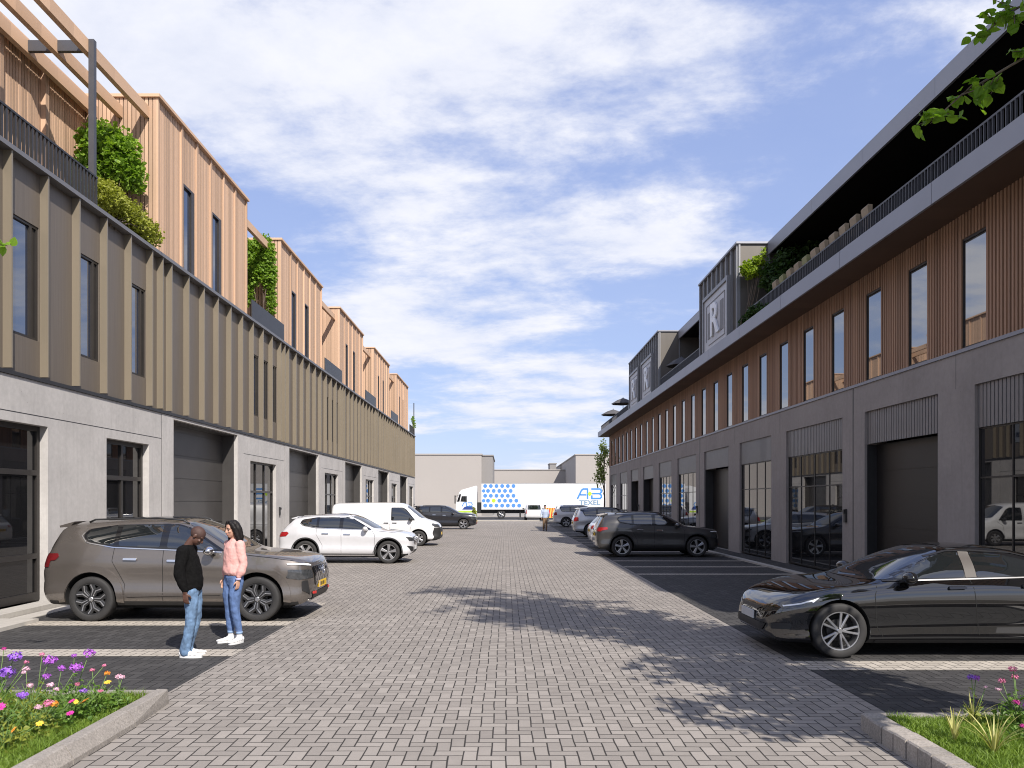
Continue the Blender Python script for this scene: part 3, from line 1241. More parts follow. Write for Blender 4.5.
# down pipe / end post details
rpart(MB().box(RX + .05, RX + .13, R_END + .002, R_END + .08, 0, FZ0 + .02), 'downpipe', M_STEEL)

# ================================================================== BACKGROUND BUILDINGS
M_BG = plain('pale_render', (0.33, 0.305, 0.287), 0.9, var=0.03, scale=.1)
M_BG2 = plain('grey_render', (0.22, 0.21, 0.205), 0.9, var=0.03, scale=.1)


def hall(label, x0, x1, y0, y1, h, mat=None, h2=None, bays=0):
    t = thing('warehouse', label, 'warehouse', ((x0 + x1) / 2, y0, 0))
    w = MB()
    if h2:
        w.prism([(y0, 0), (y1, 0), (y1, h2), (y0, h)], 'X', x0, x1)
    else:
        w.box(x0, x1, y0, y1, 0, h)
    w.build('wall', mat or M_BG, t, world=True)
    c = MB()
    e = .12
    hh = max(h, h2 or h)
    if not h2:
        c.box(x0 - e, x1 + e, y0 - e, y1 + e, h + .002, h + .18)
        c.build('roof_edge', mat or M_BG, t, world=True)
    return t


hall('tall pale blank warehouse on the left beyond the white lorry cab', -60, -3.46, 112, 128, 8.6)
hall('narrow grey block between the tall left warehouse and the low one', -3.45, -1.9, 113, 130, 8.5, M_BG2)
hall('low pale warehouse set back in the gap behind the lorry', -8, 20, 150, 165, 7.9)
hall('pale warehouse with dark shaded flank half hidden by the right building', 11.3, 60, 128, 194, 9.5)
hall('small grey stepped block against the flank of the right warehouse', 8.9, 10.2, 160, 166, 9.6, M_BG2)
# ================================================================== VEHICLES
M_TYRE = plain('tyre_rubber', (0.022, 0.021, 0.021), 0.75, var=.2, scale=8)
M_RIM = plain('alloy_rim', (0.55, 0.55, 0.56), 0.28, 0.9, var=.05)
M_RIMD = plain('dark_alloy', (0.05, 0.05, 0.052), 0.35, 0.6, var=.05)
M_CHROME = plain('chrome', (0.75, 0.75, 0.76), 0.12, 1.0, var=.02)
M_BLKPL = plain('black_plastic', (0.018, 0.018, 0.019), 0.5, var=.1)
M_BLKGL = plain('black_gloss', (0.008, 0.008, 0.009), 0.08, var=.05, coat=.5)
M_WELL = plain('wheel_well', (0.006, 0.006, 0.006), 0.95)
M_CARGL = glass('car_glass', (0.010, 0.012, 0.013), 2.1, 0.01)
M_CARGLB = glass('car_windscreen', (0.012, 0.015, 0.02), 2.5, 0.01)
M_LAMP = plain('headlamp', (0.42, 0.44, 0.46), 0.1, 0.6, var=.3, scale=20, coat=1)
M_LAMPD = plain('headlamp_dark', (0.06, 0.063, 0.068), 0.08, 0.3, var=.3, scale=20, coat=1)
M_TAIL = plain('tail_lamp', (0.30, 0.010, 0.012), 0.15, var=.15, scale=12, coat=1)
M_TAILD = plain('tail_lamp_dark', (0.13, 0.010, 0.012), 0.12, var=.15, scale=12, coat=1)
M_YPLATE = plain('plate_yellow', (0.78, 0.50, 0.02), 0.5, var=.04)
M_WPLATE = plain('plate_grey', (0.5, 0.5, 0.5), 0.5, var=.04)
M_PBLUE = plain('plate_blue', (0.03, 0.12, 0.5), 0.5)
M_INK = plain('plate_ink', (0.02, 0.02, 0.02), 0.6)
M_RED = plain('red_trim', (0.6, 0.03, 0.025), 0.4)


def pchip(pts):
    """monotone cubic through the points (x rising)"""
    pts = sorted(pts)
    x = np.array([p[0] for p in pts], float)
    y = np.array([p[1] for p in pts], float)
    h = np.diff(x)
    d = np.diff(y) / h
    m = np.zeros(len(x))
    m[0], m[-1] = d[0], d[-1]
    for i in range(1, len(x) - 1):
        if d[i - 1] * d[i] > 0:
            w1, w2 = 2 * h[i] + h[i - 1], h[i] + 2 * h[i - 1]
            m[i] = (w1 + w2) / (w1 / d[i - 1] + w2 / d[i])

    def f(t):
        i = int(np.clip(np.searchsorted(x, t) - 1, 0, len(h) - 1))
        s = (t - x[i]) / h[i]
        s = min(max(s, 0), 1)
        a = 2 * s ** 3 - 3 * s ** 2 + 1
        b = s ** 3 - 2 * s ** 2 + s
        c = -2 * s ** 3 + 3 * s ** 2
        e = s ** 3 - s ** 2
        return float(a * y[i] + b * h[i] * m[i] + c * y[i + 1] + e * h[i] * m[i + 1])
    return f


SIDE = [(0.0, .90), (0.06, .955), (0.16, .992), (0.24, 1.0), (0.34, .984), (0.46, .976), (0.60, .984), (0.74, .998), (0.80, .997), (0.86, .980), (0.93, .966), (1.0, .948)]


def car_body(P):
    top, belt, bot, plan = (pchip(P[k]) for k in ('top', 'belt', 'bot', 'plan'))
    W = P['W']
    x0, x1 = P['bot'][0][0], P['bot'][-1][0]
    n = 72
    xs = []
    for i in range(n + 1):
        t = i / n
        t = 0.5 - 0.5 * math.cos(math.pi * t) if True else t
        t = 0.45 * t + 0.55 * (i / n)
        xs.append(x0 + (x1 - x0) * t)
    tum = P.get('tumble', 0.40)
    sidef = pchip(P.get('side', SIDE))
    NS, NU, NR = 12, 6, 8
    rows = []
    for x in xs:
        zs, zb, zt, w = bot(x), belt(x), top(x), W * plan(x)
        zb = min(zb, zt - 0.012)
        zs = min(zs, zb - 0.05)
        row = []
        for k in range(NS + 1):
            s = k / NS
            row.append((w * sidef(s), zs + (zb - zs) * s))
        g = zt - zb
        wb_ = w * sidef(1.0)
        crown = min(0.055 + 0.08 * min(1, g / .5), 0.75 * g)
        zr = zt - crown
        wr = wb_ - tum * (zr - zb) - min(.05, g * .5)
        wr = max(wr, 0.12)
        for k in range(1, NU + 1):
            s = k / NU
            bul = 0.03 * math.sin(math.pi * s) * min(1, g / .4)
            row.append((wb_ + (wr - wb_) * s + bul, zb + (zr - zb) * s))
        for k in range(1, NR + 1):
            a = math.pi / 2 * k / NR
            e = 0.8
            row.append((wr * math.cos(a) ** e if k < NR else 0.0, zr + crown * math.sin(a) ** 1.0))
        rows.append(row)
    mb = MB()
    m = len(rows[0])
    vs = []
    for x, row in zip(xs, rows):
        for (y, z) in row:
            vs.append((x, y, z))
        for (y, z) in reversed(row[:-1]):
            vs.append((x, -y, z))
    M = 2 * m - 1
    fs = []
    for i in range(n):
        for k in range(M - 1):
            fs.append((i * M + k, i * M + k + 1, (i + 1) * M + k + 1, (i + 1) * M + k))
        fs.append((i * M + M - 1, i * M, (i + 1) * M, (i + 1) * M + M - 1))
    fs.append(tuple(range(M)))
    fs.append(tuple(n * M + k for k in range(M - 1, -1, -1)))
    mb.add(vs, fs, 0, True)
    return mb


def poly_patch(bvh, poly, plane, sign, off, name, mat, parent, grid=0.05, thick=0.0):
    """a piece of trim laid on the body: the 2D outline is cut into a grid and dropped onto the surface
    plane 'y': outline (x,z) dropped along Y; 'x': outline (y,z) along X; 'z': outline (x,y) along Z"""
    bm = bmesh.new()
    vs = []
    for (a, b_) in poly:
        vs.append(bm.verts.new({'y': (a, 0, b_), 'x': (0, a, b_), 'z': (a, b_, 0)}[plane]))
    bm.faces.new(vs)
    axes = {'y': (0, 2), 'x': (1, 2), 'z': (0, 1)}[plane]
    for ax in axes:
        lo = min(v.co[ax] for v in bm.verts)
        hi = max(v.co[ax] for v in bm.verts)
        c = math.ceil(lo / grid) * grid
        while c < hi:
            no = Vector((0, 0, 0))
            no[ax] = 1
            co = Vector((0, 0, 0))
            co[ax] = c
            bmesh.ops.bisect_plane(bm, geom=list(bm.verts) + list(bm.edges) + list(bm.faces), plane_co=co, plane_no=no, dist=1e-5)
            c += grid
    bmesh.ops.triangulate(bm, faces=bm.faces)
    ai = {'y': 1, 'x': 0, 'z': 2}[plane]
    d = Vector((0, 0, 0))
    d[ai] = -sign
    ok = False
    vals = {}
    for v in bm.verts:
        o = v.co.copy()
        o[ai] = sign * 6
        hit = bvh.ray_cast(o, d)
        if hit[0] is not None:
            nr = hit[1] if hit[1].dot(-d) > 0 else -hit[1]
            v.co = hit[0] + (nr * off if nr.dot(-d) < .85 else -d * off)
            vals[v] = v.co[ai]
            ok = True
    if ok:
        mean = sum(vals.values()) / len(vals)
        for v in bm.verts:
            if v not in vals:
                near = min(vals, key=lambda q: (q.co - v.co).length_squared - (q.co[ai] - v.co[ai]) ** 2)
                v.co[ai] = vals[near]
    if thick:
        r = bmesh.ops.extrude_face_region(bm, geom=list(bm.faces))
        for v in [g for g in r['geom'] if isinstance(g, bmesh.types.BMVert)]:
            v.co += -d * thick
    bmesh.ops.recalc_face_normals(bm, faces=bm.faces)
    if not thick:
        for f in bm.faces:
            if f.normal.dot(-d) < 0:
                f.normal_flip()
    me = bpy.data.meshes.new(name)
    bm.to_mesh(me)
    bm.free()
    for p in me.polygons:
        p.use_smooth = True
    me.materials.append(mat)
    if thick:
        me.set_sharp_from_angle(angle=R(40))
    o = bpy.data.objects.new(name, me)
    COL.objects.link(o)
    o.parent = parent
    return o


def join(objs, name):
    """fold several trim pieces of one pattern into one mesh"""
    if not objs:
        return None
    bm = bmesh.new()
    for o in objs:
        bm.from_mesh(o.data)
    me = bpy.data.meshes.new(name)
    bm.to_mesh(me)
    bm.free()
    me.materials.append(objs[0].data.materials[0])
    par = objs[0].parent
    for o in objs:
        bpy.data.objects.remove(o)
    r = bpy.data.objects.new(name, me)
    COL.objects.link(r)
    r.parent = par
    return r


def rounded(poly, r=0.03, n=3):
    out = []
    N_ = len(poly)
    for i in range(N_):
        p0, p, p1 = Vector(poly[i - 1]), Vector(poly[i]), Vector(poly[(i + 1) % N_])
        a, b_ = p0 - p, p1 - p
        ra = min(r, a.length * .4)
        rb_ = min(r, b_.length * .4)
        s, e = p + a.normalized() * ra, p + b_.normalized() * rb_
        for k in range(n + 1):
            t = k / n
            q = (1 - t) ** 2 * s + 2 * t * (1 - t) * p + t * t * e
            out.append((q.x, q.y))
    return out


def strip(pts, w):
    """polyline -> thin outline"""
    pts = [Vector(p) for p in pts]
    L_, R_ = [], []
    for i, p in enumerate(pts):
        d = (pts[min(i + 1, len(pts) - 1)] - pts[max(i - 1, 0)]).normalized()
        nn = Vector((-d.y, d.x)) * w / 2
        L_.append((p + nn)[:2])
        R_.append((p - nn)[:2])
    return [tuple(q) for q in L_] + [tuple(q) for q in reversed(R_)]


WHEELS = {}


def wheel_meshes(r, style, rw):
    """tyre and rim meshes; the outer face looks along -Y"""
    key = (round(r, 3), style)
    if key in WHEELS:
        return WHEELS[key]
    w = rw
    t = MB()
    ri = r * (0.71 if style != 'van' else 0.62)
    prof = [(ri * .98, -w * .45), (ri * 1.03, -w * .49), (r * .90, -w * .5), (r * .965, -w * .46), (r * .992, -w * .38), (r, -w * .2), (r, w * .2), (r * .992, w * .38), (r * .95, w * .48), (ri, w * .48), (ri * .9, 0)]
    t.lathe(prof, 44, 'Y', closed=True)
    for a in (-.12, .0, .12):
        pass
    to = t.build('tyre_proto', M_TYRE, sharp=50)
    rm = MB()
    rm.lathe([(ri * 1.0, -w * .42), (ri * .985, -w * .46), (ri * .93, -w * .455), (ri * .90, -w * .36), (ri * .90, w * .3), (ri, w * .3)], 44, 'Y', mi=2 if style == 'star' else 0)
    # dark barrel behind
    rm.lathe([(0.001, w * .02), (ri * .9, w * .02)], 32, 'Y', mi=1)
    rm.lathe([(0.001, -w * .10), (ri * .55, -w * .10), (ri * .55, w * 0.0)], 28, 'Y', mi=2)
    yo = -w * .44
    rm.lathe([(0.001, yo - .004), (ri * .12, yo - .004), (ri * .17, yo + .006), (ri * .19, yo + .05), (ri * .1, yo + .06)], 24, 'Y', mi=0)

    lipm = 2 if style == 'star' else 0

    def spoke(a0, a1, r0, r1, wd0, wd1, mi=0, dep=.035):
        p0 = Vector((math.cos(a0) * r0, 0, math.sin(a0) * r0))
        p1 = Vector((math.cos(a1) * r1, 0, math.sin(a1) * r1))
        d = (p1 - p0).normalized()
        s = Vector((-d.z, 0, d.x))
        vs = []
        for p, wd, yy in ((p0, wd0, yo + .004), (p1, wd1, yo - .002)):
            for sg, dy, k in ((-1, dep, 1.0), (-1, .008, 1.0), (-.55, 0, 1), (.55, 0, 1), (1, .008, 1), (1, dep, 1)):
                q = p + s * wd * sg
                vs.append((q.x, yy + dy, q.z))
        fs = [(0, 1, 7, 6), (1, 2, 8, 7), (2, 3, 9, 8), (3, 4, 10, 9), (4, 5, 11, 10), (5, 0, 6, 11), (0, 5, 4, 3, 2, 1), (6, 7, 8, 9, 10, 11)]
        rm.add(vs, fs, mi)
    T = math.tau
    if style == 'star':            # five double spokes, dark faces with bright machined edges
        for k in range(5):
            a = T * k / 5 + T / 4
            spoke(a - .16, a - .16, ri * .12, ri * .60, .034, .034, 2, .05)
            spoke(a + .16, a + .16, ri * .12, ri * .60, .034, .034, 2, .05)
            spoke(a - .13, a - .36, ri * .58, ri * .93, .040, .045, 2, .05)
            spoke(a + .13, a + .36, ri * .58, ri * .93, .040, .045, 2, .05)
            yo -= .006
            spoke(a - .26, a - .15, ri * .22, ri * .62, .007, .012)
            spoke(a + .26, a + .15, ri * .22, ri * .62, .007, .012)
            spoke(a - .15, a - .40, ri * .60, ri * .92, .011, .013)
            spoke(a + .15, a + .40, ri * .60, ri * .92, .011, .013)
            yo += .006
    elif style == 'multi':         # ten thin spokes in pairs
        for k in range(5):
            a = T * k / 5 + T / 4 + .2
            spoke(a - .16, a - .20, ri * .1, ri * .93, .013, .016)
            spoke(a + .16, a + .20, ri * .1, ri * .93, .013, .016)
    elif style == 'five':
        for k in range(5):
            a = T * k / 5 + T / 4
            spoke(a - .16, a - .11, ri * .1, ri * .93, .018, .027)
            spoke(a + .16, a + .11, ri * .1, ri * .93, .018, .027)
    else:
        for k in range(6):
            a = T * k / 6 + T / 4
            spoke(a, a, ri * .1, ri * .93, .03, .05)
    for k in range(5):
        a = T * k / 5
        rm.lathe([(.001, yo - .002), (.011, yo - .002), (.011, yo + .03)], 8, 'Y', (math.cos(a) * ri * .14, 0, math.sin(a) * ri * .14), mi=1)
    darkspoke = style == 'star'
    ro = rm.build('rim_proto', [M_RIM, M_WELL, M_RIMD], sharp=35)
    res = (to.data, ro.data)
    bpy.data.objects.remove(to)
    bpy.data.objects.remove(ro)
    WHEELS[key] = res
    return res


def make_car(label, cat, P, paint_mat, loc, rz, group=None, name='parked_car', detail=True, scale=1.0):
    t = thing(name, label, cat, loc, rz, group)
    t.scale = (scale,) * 3
    body = car_body(P).build('body', [paint_mat, M_WELL, M_BLKPL], t, sharp=32)
    # wheel arches
    r, rw = P['wr'], P.get('rw', .235)
    W = P['W']
    cut = MB()
    for ax in P['axles']:
        for s in (-1, 1):
            n = 40
            ra = r + P.get('gap', .055)
            ring = [(ax + math.cos(math.tau * k / n) * ra, r + .015 + math.sin(math.tau * k / n) * ra) for k in range(n)]
            cut.prism(ring, 'Y', s * (W - .34), s * (W + .3))
    co = cut.build('cut', M_WELL, t)
    md = body.modifiers.new('b', 'BOOLEAN')
    md.operation = 'DIFFERENCE'
    md.solver = 'EXACT'
    md.object = co
    me = evaluated_mesh(body)
    body.modifiers.clear()
    old = body.data
    body.data = me
    me.name = 'body'
    bpy.data.objects.remove(co)
    bpy.data.meshes.remove(old)
    for p in me.polygons:
        c = p.center
        for ax in P['axles']:
            d = math.hypot(c.x - ax, c.z - r - .015)
            if (d < r + P.get('gap', .055) + .004 and abs(c.y) > W - .345 and abs(p.normal.y) < .3 and d > r * .9) or (d < r + .05 and abs(abs(c.y) - (W - .34)) < .004):
                p.material_index = 1
        if p.normal.z < -0.6 and c.z < .45:
            p.material_index = 2
        if p.material_index == 0 and c.z < P.get('trimz', 0) and abs(p.normal.y) > .2:
            p.material_index = 2
    bm = bmesh.new()
    bm.from_mesh(me)
    bvh = BVHTree.FromBMesh(bm)
    bm.free()
    me.set_sharp_from_angle(angle=R(32))
    # glazing
    for s in (-1, 1):
        if 'surround' in P:
            poly_patch(bvh, rounded(P['surround'], .05), 'y', s, .003, 'window_surround', M_BLKGL, t)
        if 'trim' in P and detail:
            poly_patch(bvh, strip(P['trim'], .016), 'y', s, .006, 'window_trim', P.get('trim_mat', M_CHROME), t, thick=.004)
        for q in P['windows']:
            poly_patch(bvh, rounded(q, .035), 'y', s, .006, 'side_window', M_CARGL, t)
        if 'pillar' in P:
            poly_patch(bvh, rounded(P['pillar'], .01), 'y', s, .007, 'door_pillar', P.get('pillar_mat', M_BLKGL), t)
        for q in P.get('seams', []):
            if detail:
                poly_patch(bvh, strip(q, .009), 'y', s, .0015, 'door_gap', M_WELL, t)
        if 'sill' in P:
            poly_patch(bvh, P['sill'], 'y', s, .006, 'sill_trim', P.get('sill_mat', M_BLKPL), t, thick=.012)
        for q in P.get('crease', []):
            poly_patch(bvh, strip(q, .028), 'y', s, .003, 'body_moulding', P.get('crease_mat', paint_mat), t, thick=.010)
        for (hx, hz) in P.get('handles', []):
            h = poly_patch(bvh, rounded([(hx - .11, hz - .014), (hx + .11, hz - .020), (hx + .11, hz + .016), (hx - .11, hz + .018)], .012), 'y', s, .004, 'door_handle', P.get('handle_mat', M_CHROME), t, thick=.03)
        if 'tail' in P:
            poly_patch(bvh, rounded(P['tail'], .02), 'y', s, .006, 'tail_light', P.get('tail_mat', M_TAIL), t, thick=.008)
        if 'tail_rear' in P:
            poly_patch(bvh, rounded([(y * s, z) for y, z in P['tail_rear']], .02), 'x', -1, .006, 'tail_light', P.get('tail_mat', M_TAIL), t, thick=.008)
        if 'head_side' in P:
            poly_patch(bvh, rounded(P['head_side'], .015), 'y', s, .007, 'headlight', P.get('head_mat', M_LAMP), t, thick=.006)
        if 'drl_side' in P and detail:
            poly_patch(bvh, strip(P['drl_side'][:3] + [(1.80, .715)], .017), 'y', s, .016, 'light_strip', plain('light_strip', (.85, .87, .9), .2), t)
        if 'head' in P:
            hl = poly_patch(bvh, rounded([(y * s, z) for y, z in P['head']], .015), 'x', 1, .008, 'headlight', P.get('head_mat', M_LAMP), t, thick=.006)
            if 'drl' in P and detail:
                d = poly_patch(bvh, strip([(y * s, z) for y, z in P['drl']], .022), 'x', 1, .018, 'light_strip', plain('light_strip', (.85, .87, .9), .2), hl)
        if 'arch' in P:
            for ax in P['axles']:
                ra = r + P.get('gap', .055)
                a0, a1 = R(-8), R(188)
                outer = [(ax + math.cos(a0 + (a1 - a0) * k / 20) * (ra + P['arch']), r + .015 + math.sin(a0 + (a1 - a0) * k / 20) * (ra + P['arch'])) for k in range(21)]
                inner = [(ax + math.cos(a0 + (a1 - a0) * k / 20) * (ra + .004), r + .015 + math.sin(a0 + (a1 - a0) * k / 20) * (ra + .004)) for k in range(20, -1, -1)]
                poly_patch(bvh, outer + inner, 'y', s, .003, 'wheel_arch', P.get('arch_mat', M_BLKPL), t, thick=.022)
        # mirrors
        if 'mirror' in P:
            mx, mz = P['mirror']
            hit = bvh.ray_cast(Vector((mx, s * 3, mz - .02)), Vector((0, -s, 0)))
            yb = abs(hit[0].y) if hit[0] is not None else W * .9
            k = MB()
            k.ell((mx - .02, s * (yb + .15), mz + .045), (.09, .125, .078), Matrix.Rotation(R(-12 * s), 3, 'Z'), 16, 12)
            k.bar((mx + .01, s * (yb - .04), mz - .03), (mx, s * (yb + .09), mz + .01), .07, .035, 1)
            mo = k.build('mirror', [P.get('mirror_mat', paint_mat), M_BLKPL], t)
            g = MB().ell((mx - .075, s * (yb + .15), mz + .045), (.012, .095, .058)).build('mirror_glass', M_CARGLB, mo)
        if 'rails' in P:
            pts = []
            for (rx, dz) in P['rails']:
                tz = pchip(P['top'])(rx)
                hit = bvh.ray_cast(Vector((rx, s * W * .62, 4)), Vector((0, 0, -1)))
                z = hit[0].z if hit[0] is not None else tz
                pts.append((rx, s * W * .62, z + dz))
            MB().tube(pts, .016, 8).build('roof_rail', P.get('rail_mat', M_BLKPL), t)
    poly_patch(bvh, rounded(P['screen'], .06), 'x', 1, .005, 'windscreen', M_CARGLB, t)
    if 'rear' in P:
        poly_patch(bvh, rounded(P['rear'], .06), 'x', -1, .005, 'rear_window', M_CARGL, t)
    if 'roofglass' in P:
        poly_patch(bvh, rounded(P['roofglass'], .06), 'z', 1, .004, 'roof_panel', P.get('roof_mat', M_BLKGL), t)
    for q, mt, nm in P.get('front_patches', []):
        for s in ((1, -1) if q[0] == 'pair' else (1,)):
            poly_patch(bvh, rounded([(y * s, z) for y, z in q[1]], .02), 'x', 1, q[2], nm, mt, t, thick=.006)
    for q, mt, nm in P.get('rear_patches', []):
        for s in ((1, -1) if q[0] == 'pair' else (1,)):
            poly_patch(bvh, rounded([(y * s, z) for y, z in q[1]], .02), 'x', -1, q[2], nm, mt, t, thick=.006)
    if detail and 'grille' in P:
        gy, z0, z1, kind = P['grille']
        gp = poly_patch(bvh, rounded([(-gy, z1), (gy, z1), (gy * .86, z0), (-gy * .86, z0)], .05), 'x', 1, .010, 'grille', M_BLKGL, t, thick=.008)
        k = 0
        if kind == 'mesh':
            n = 9
            bars = []
            for i in range(-n, n + 1):
                for sl in (-1, 1):
                    yc = i * gy * 2 / n
                    dz = (z1 - z0)
                    pts = []
                    for u in range(7):
                        z = z0 + dz * (u + .3) / 6.6
                        y = yc + sl * (z - (z0 + z1) / 2) * .8
                        if abs(y) < gy * (.84 + .12 * (z - z0) / dz):
                            pts.append((y, z))
                    if len(pts) > 1:
                        bars.append(poly_patch(bvh, strip(pts, .014), 'x', 1, .026, 'grille_bar', M_CHROME, gp, grid=.06))
            join(bars, 'grille_mesh')
        elif kind == 'bars':
            for z in (z0 + (z1 - z0) * .36, z0 + (z1 - z0) * .66):
                poly_patch(bvh, strip([(-gy * .84, z), (gy * .84, z)], .022), 'x', 1, .022, 'grille_bar', M_CHROME, gp)
        em = P.get('emblem')
        if em:
            zc, rr, kind2 = em
            hit = bvh.ray_cast(Vector((6, 0, zc)), Vector((-1, 0, 0)))
            xx = hit[0].x + .032
            e = MB()
            ring = [(xx, math.cos(math.tau * q / 24) * rr * (1.35 if kind2 == 'oval' else 1), zc + math.sin(math.tau * q / 24) * rr) for q in range(25)]
            e.tube(ring, .009, 6, caps=False)
            if kind2 == 'oval':
                e.bar((xx, -.05, zc - rr * .6), (xx, -.025, zc + rr * .6), .014, .02)
                e.bar((xx, .025, zc - rr * .6), (xx, .05, zc + rr * .6), .014, .02)
                e.bar((xx, -.04, zc - .006), (xx, .04, zc + .010), .014, .02)
            else:
                for q in range(3):
                    a = math.pi / 2 + math.tau * q / 3
                    e.bar((xx, 0, zc), (xx, math.cos(a) * rr, zc + math.sin(a) * rr), .012, .014)
            e.build('emblem', M_CHROME, gp)
    for (sgn, z, mt) in P.get('plates', []):
        hit = bvh.ray_cast(Vector((6 * sgn, 0, z)), Vector((-sgn, 0, 0)))
        xx = hit[0].x if hit[0] is not None else sgn * 2.2
        k = MB().box(xx + sgn * .012, xx + sgn * .03, -.26, .26, z - .055, z + .055)
        pl = k.build('number_plate', mt, t)
        if mt is M_YPLATE:
            b = MB().box(xx + sgn * .0302, xx + sgn * .0322, -.26 * sgn, -.215 * sgn, z - .055, z + .055)
            b.build('plate_band', M_PBLUE, pl)
            b = MB()
            q = -.18
            for wd in (.035, .035, .02, .035, .035, .035, .02, .035):
                if wd > .03:
                    b.box(xx + sgn * .0302, xx + sgn * .032, q, q + wd * .35, z - .03, z + .03)
                    b.box(xx + sgn * .0302, xx + sgn * .032, q + wd * .35 + .0005, q + wd, z + .012, z + .03)
                    b.box(xx + sgn * .0302, xx + sgn * .032, q + wd * .65, q + wd, z - .03, z + .0115)
                q += wd + .014
            b.build('plate_marks', M_INK, pl)
    if 'spoiler' in P:
        MB().prism(P['spoiler'], 'Y', -W * .60, W * .60).build('spoiler', P.get('spoiler_mat', paint_mat), t)
    # wheels
    tm, rm = wheel_meshes(r, P['style'], rw)
    for ax in P['axles']:
        for s in (-1, 1):
            w = bpy.data.objects.new('wheel', None)
            COL.objects.link(w)
            w.parent = t
            w.location = (ax, s * (W - rw / 2 - .012), r)
            w.rotation_euler = (0, R(random.uniform(0, 70)), 0 if s < 0 else math.pi)
            inst('tyre', tm, w)
            inst('rim', rm, w)
    # underside so that daylight does not pass below the floor pan
    MB().box(P['axles'][0] - .45, P['axles'][1] + .45, -W * .7, W * .7, .20, .34).build('underbody', M_WELL, t)
    return t


SUV = dict(
    W=.95, wr=.375, rw=.25, axles=(-1.36, 1.405), gap=.06, tumble=.40,
    top=[(-2.33, .92), (-2.31, 1.03), (-2.25, 1.15), (-2.12, 1.37), (-2.05, 1.49), (-1.98, 1.555), (-1.85, 1.585), (-1.3, 1.635), (-.5, 1.66), (0.0, 1.64), (.3, 1.55), (.65, 1.37), (1.02, 1.165), (1.15, 1.13), (1.6, 1.095), (2.0, 1.05), (2.2, 1.005), (2.29, .93), (2.33, .78)],
    belt=[(-2.33, .84), (-2.2, 1.02), (-2.0, 1.13), (-1.5, 1.17), (-.9, 1.15), (0, 1.12), (.9, 1.08), (1.5, 1.03), (2.0, .975), (2.2, .92), (2.33, .72)],
    bot=[(-2.33, .55), (-2.27, .36), (-2.1, .28), (-1.7, .27), (1.7, .26), (2.05, .26), (2.25, .32), (2.33, .42)],
    plan=[(-2.33, .76), (-2.28, .85), (-2.18, .91), (-1.95, .955), (-1.5, 1.0), (-1.2, 1.0), (0, .975), (1.1, .985), (1.4, 1.0), (1.75, .985), (2.0, .94), (2.14, .885), (2.25, .78), (2.33, .56)],
    surround=[(.86, 1.125), (-.2, 1.165), (-1.0, 1.20), (-1.45, 1.275), (-1.56, 1.37), (-1.48, 1.47), (-1.0, 1.54), (-.2, 1.555), (.02, 1.545), (.22, 1.49)],
    windows=[[(.74, 1.15), (-.12, 1.18), (-.12, 1.53), (.02, 1.525), (.18, 1.48)],
             [(-.24, 1.19), (-.92, 1.215), (-.92, 1.53), (-.24, 1.54)],
             [(-1.0, 1.225), (-1.42, 1.29), (-1.5, 1.37), (-1.44, 1.45), (-1.0, 1.52)]],
    trim=[(.80, 1.115), (-.2, 1.155), (-1.0, 1.19), (-1.46, 1.265), (-1.575, 1.37), (-1.5, 1.475)],
    seams=[[(.86, 1.09), (.95, .95), (.93, .45), (.85, .30)], [(-.17, 1.15), (-.17, .32)], [(-.98, 1.18), (-1.0, .98), (-.80, .62), (-.80, .45)], [(1.0, 1.09), (1.7, 1.02), (2.05, .97)]],
    handles=[(-.42 + .02, .98), (-1.18 + .42, 1.0)][:0] + [(.02, .985), (-.70, 1.01)],
    crease=[[(.8, .46), (-.75, .43)]],
    mirror=(.66, 1.10), spoiler=[(-1.86, 1.588), (-2.14, 1.520), (-2.13, 1.49), (-1.95, 1.50)],
    rails=[(-1.55, .01), (-1.45, .045), (-.4, .05), (.05, .045), (.15, .005)],
    screen=[(-.60, 1.55), (-.35, 1.585), (0, 1.595), (.35, 1.585), (.60, 1.55), (.76, 1.19), (.4, 1.165), (-.4, 1.165), (-.76, 1.19)],
    rear=[(-.62, 1.47), (0, 1.49), (.62, 1.47), (.72, 1.16), (-.72, 1.16)],
    tail=[(-2.25, 1.09), (-1.98, 1.10), (-1.95, 1.05), (-2.02, .99), (-2.12, .985), (-2.15, .88), (-2.28, .88)],
    tail_rear=[(.86, 1.06), (.45, 1.04), (.45, .98), (.70, .96), (.86, .87)],
    tail_mat=M_TAILD,
    head=[(.90, .84), (.58, .82), (.58, .70), (.84, .68), (.90, .71)],
    head_mat=M_LAMPD,
    drl=[(.88, .925), (.58, .895)],
    grille=(.56, .56, .87, 'mesh'), emblem=(.78, .075, 'oval'),
    plates=[(1, .56, M_YPLATE), (-1, .82, M_YPLATE)],
    front_patches=[(('one', [(-.62, .46), (.62, .46), (.52, .35), (-.52, .35)], .008), M_BLKPL, 'lower_intake'),
                   (('pair', [(.80, .66), (.72, .66), (.66, .42), (.80, .50)], .008), M_BLKPL, 'bumper_vent'),
                   (('pair', [(.60, .47), (.44, .47), (.44, .42), (.60, .43)], .016), M_RED, 'tow_cover'),
                   (('one', [(-.70, .345), (.70, .345), (.60, .315), (-.60, .315)], .014), M_CHROME, 'skid_plate')],
    roofglass=[(.05, .48), (-1.3, .50), (-1.3, -.50), (.05, -.48)],
    style='star')


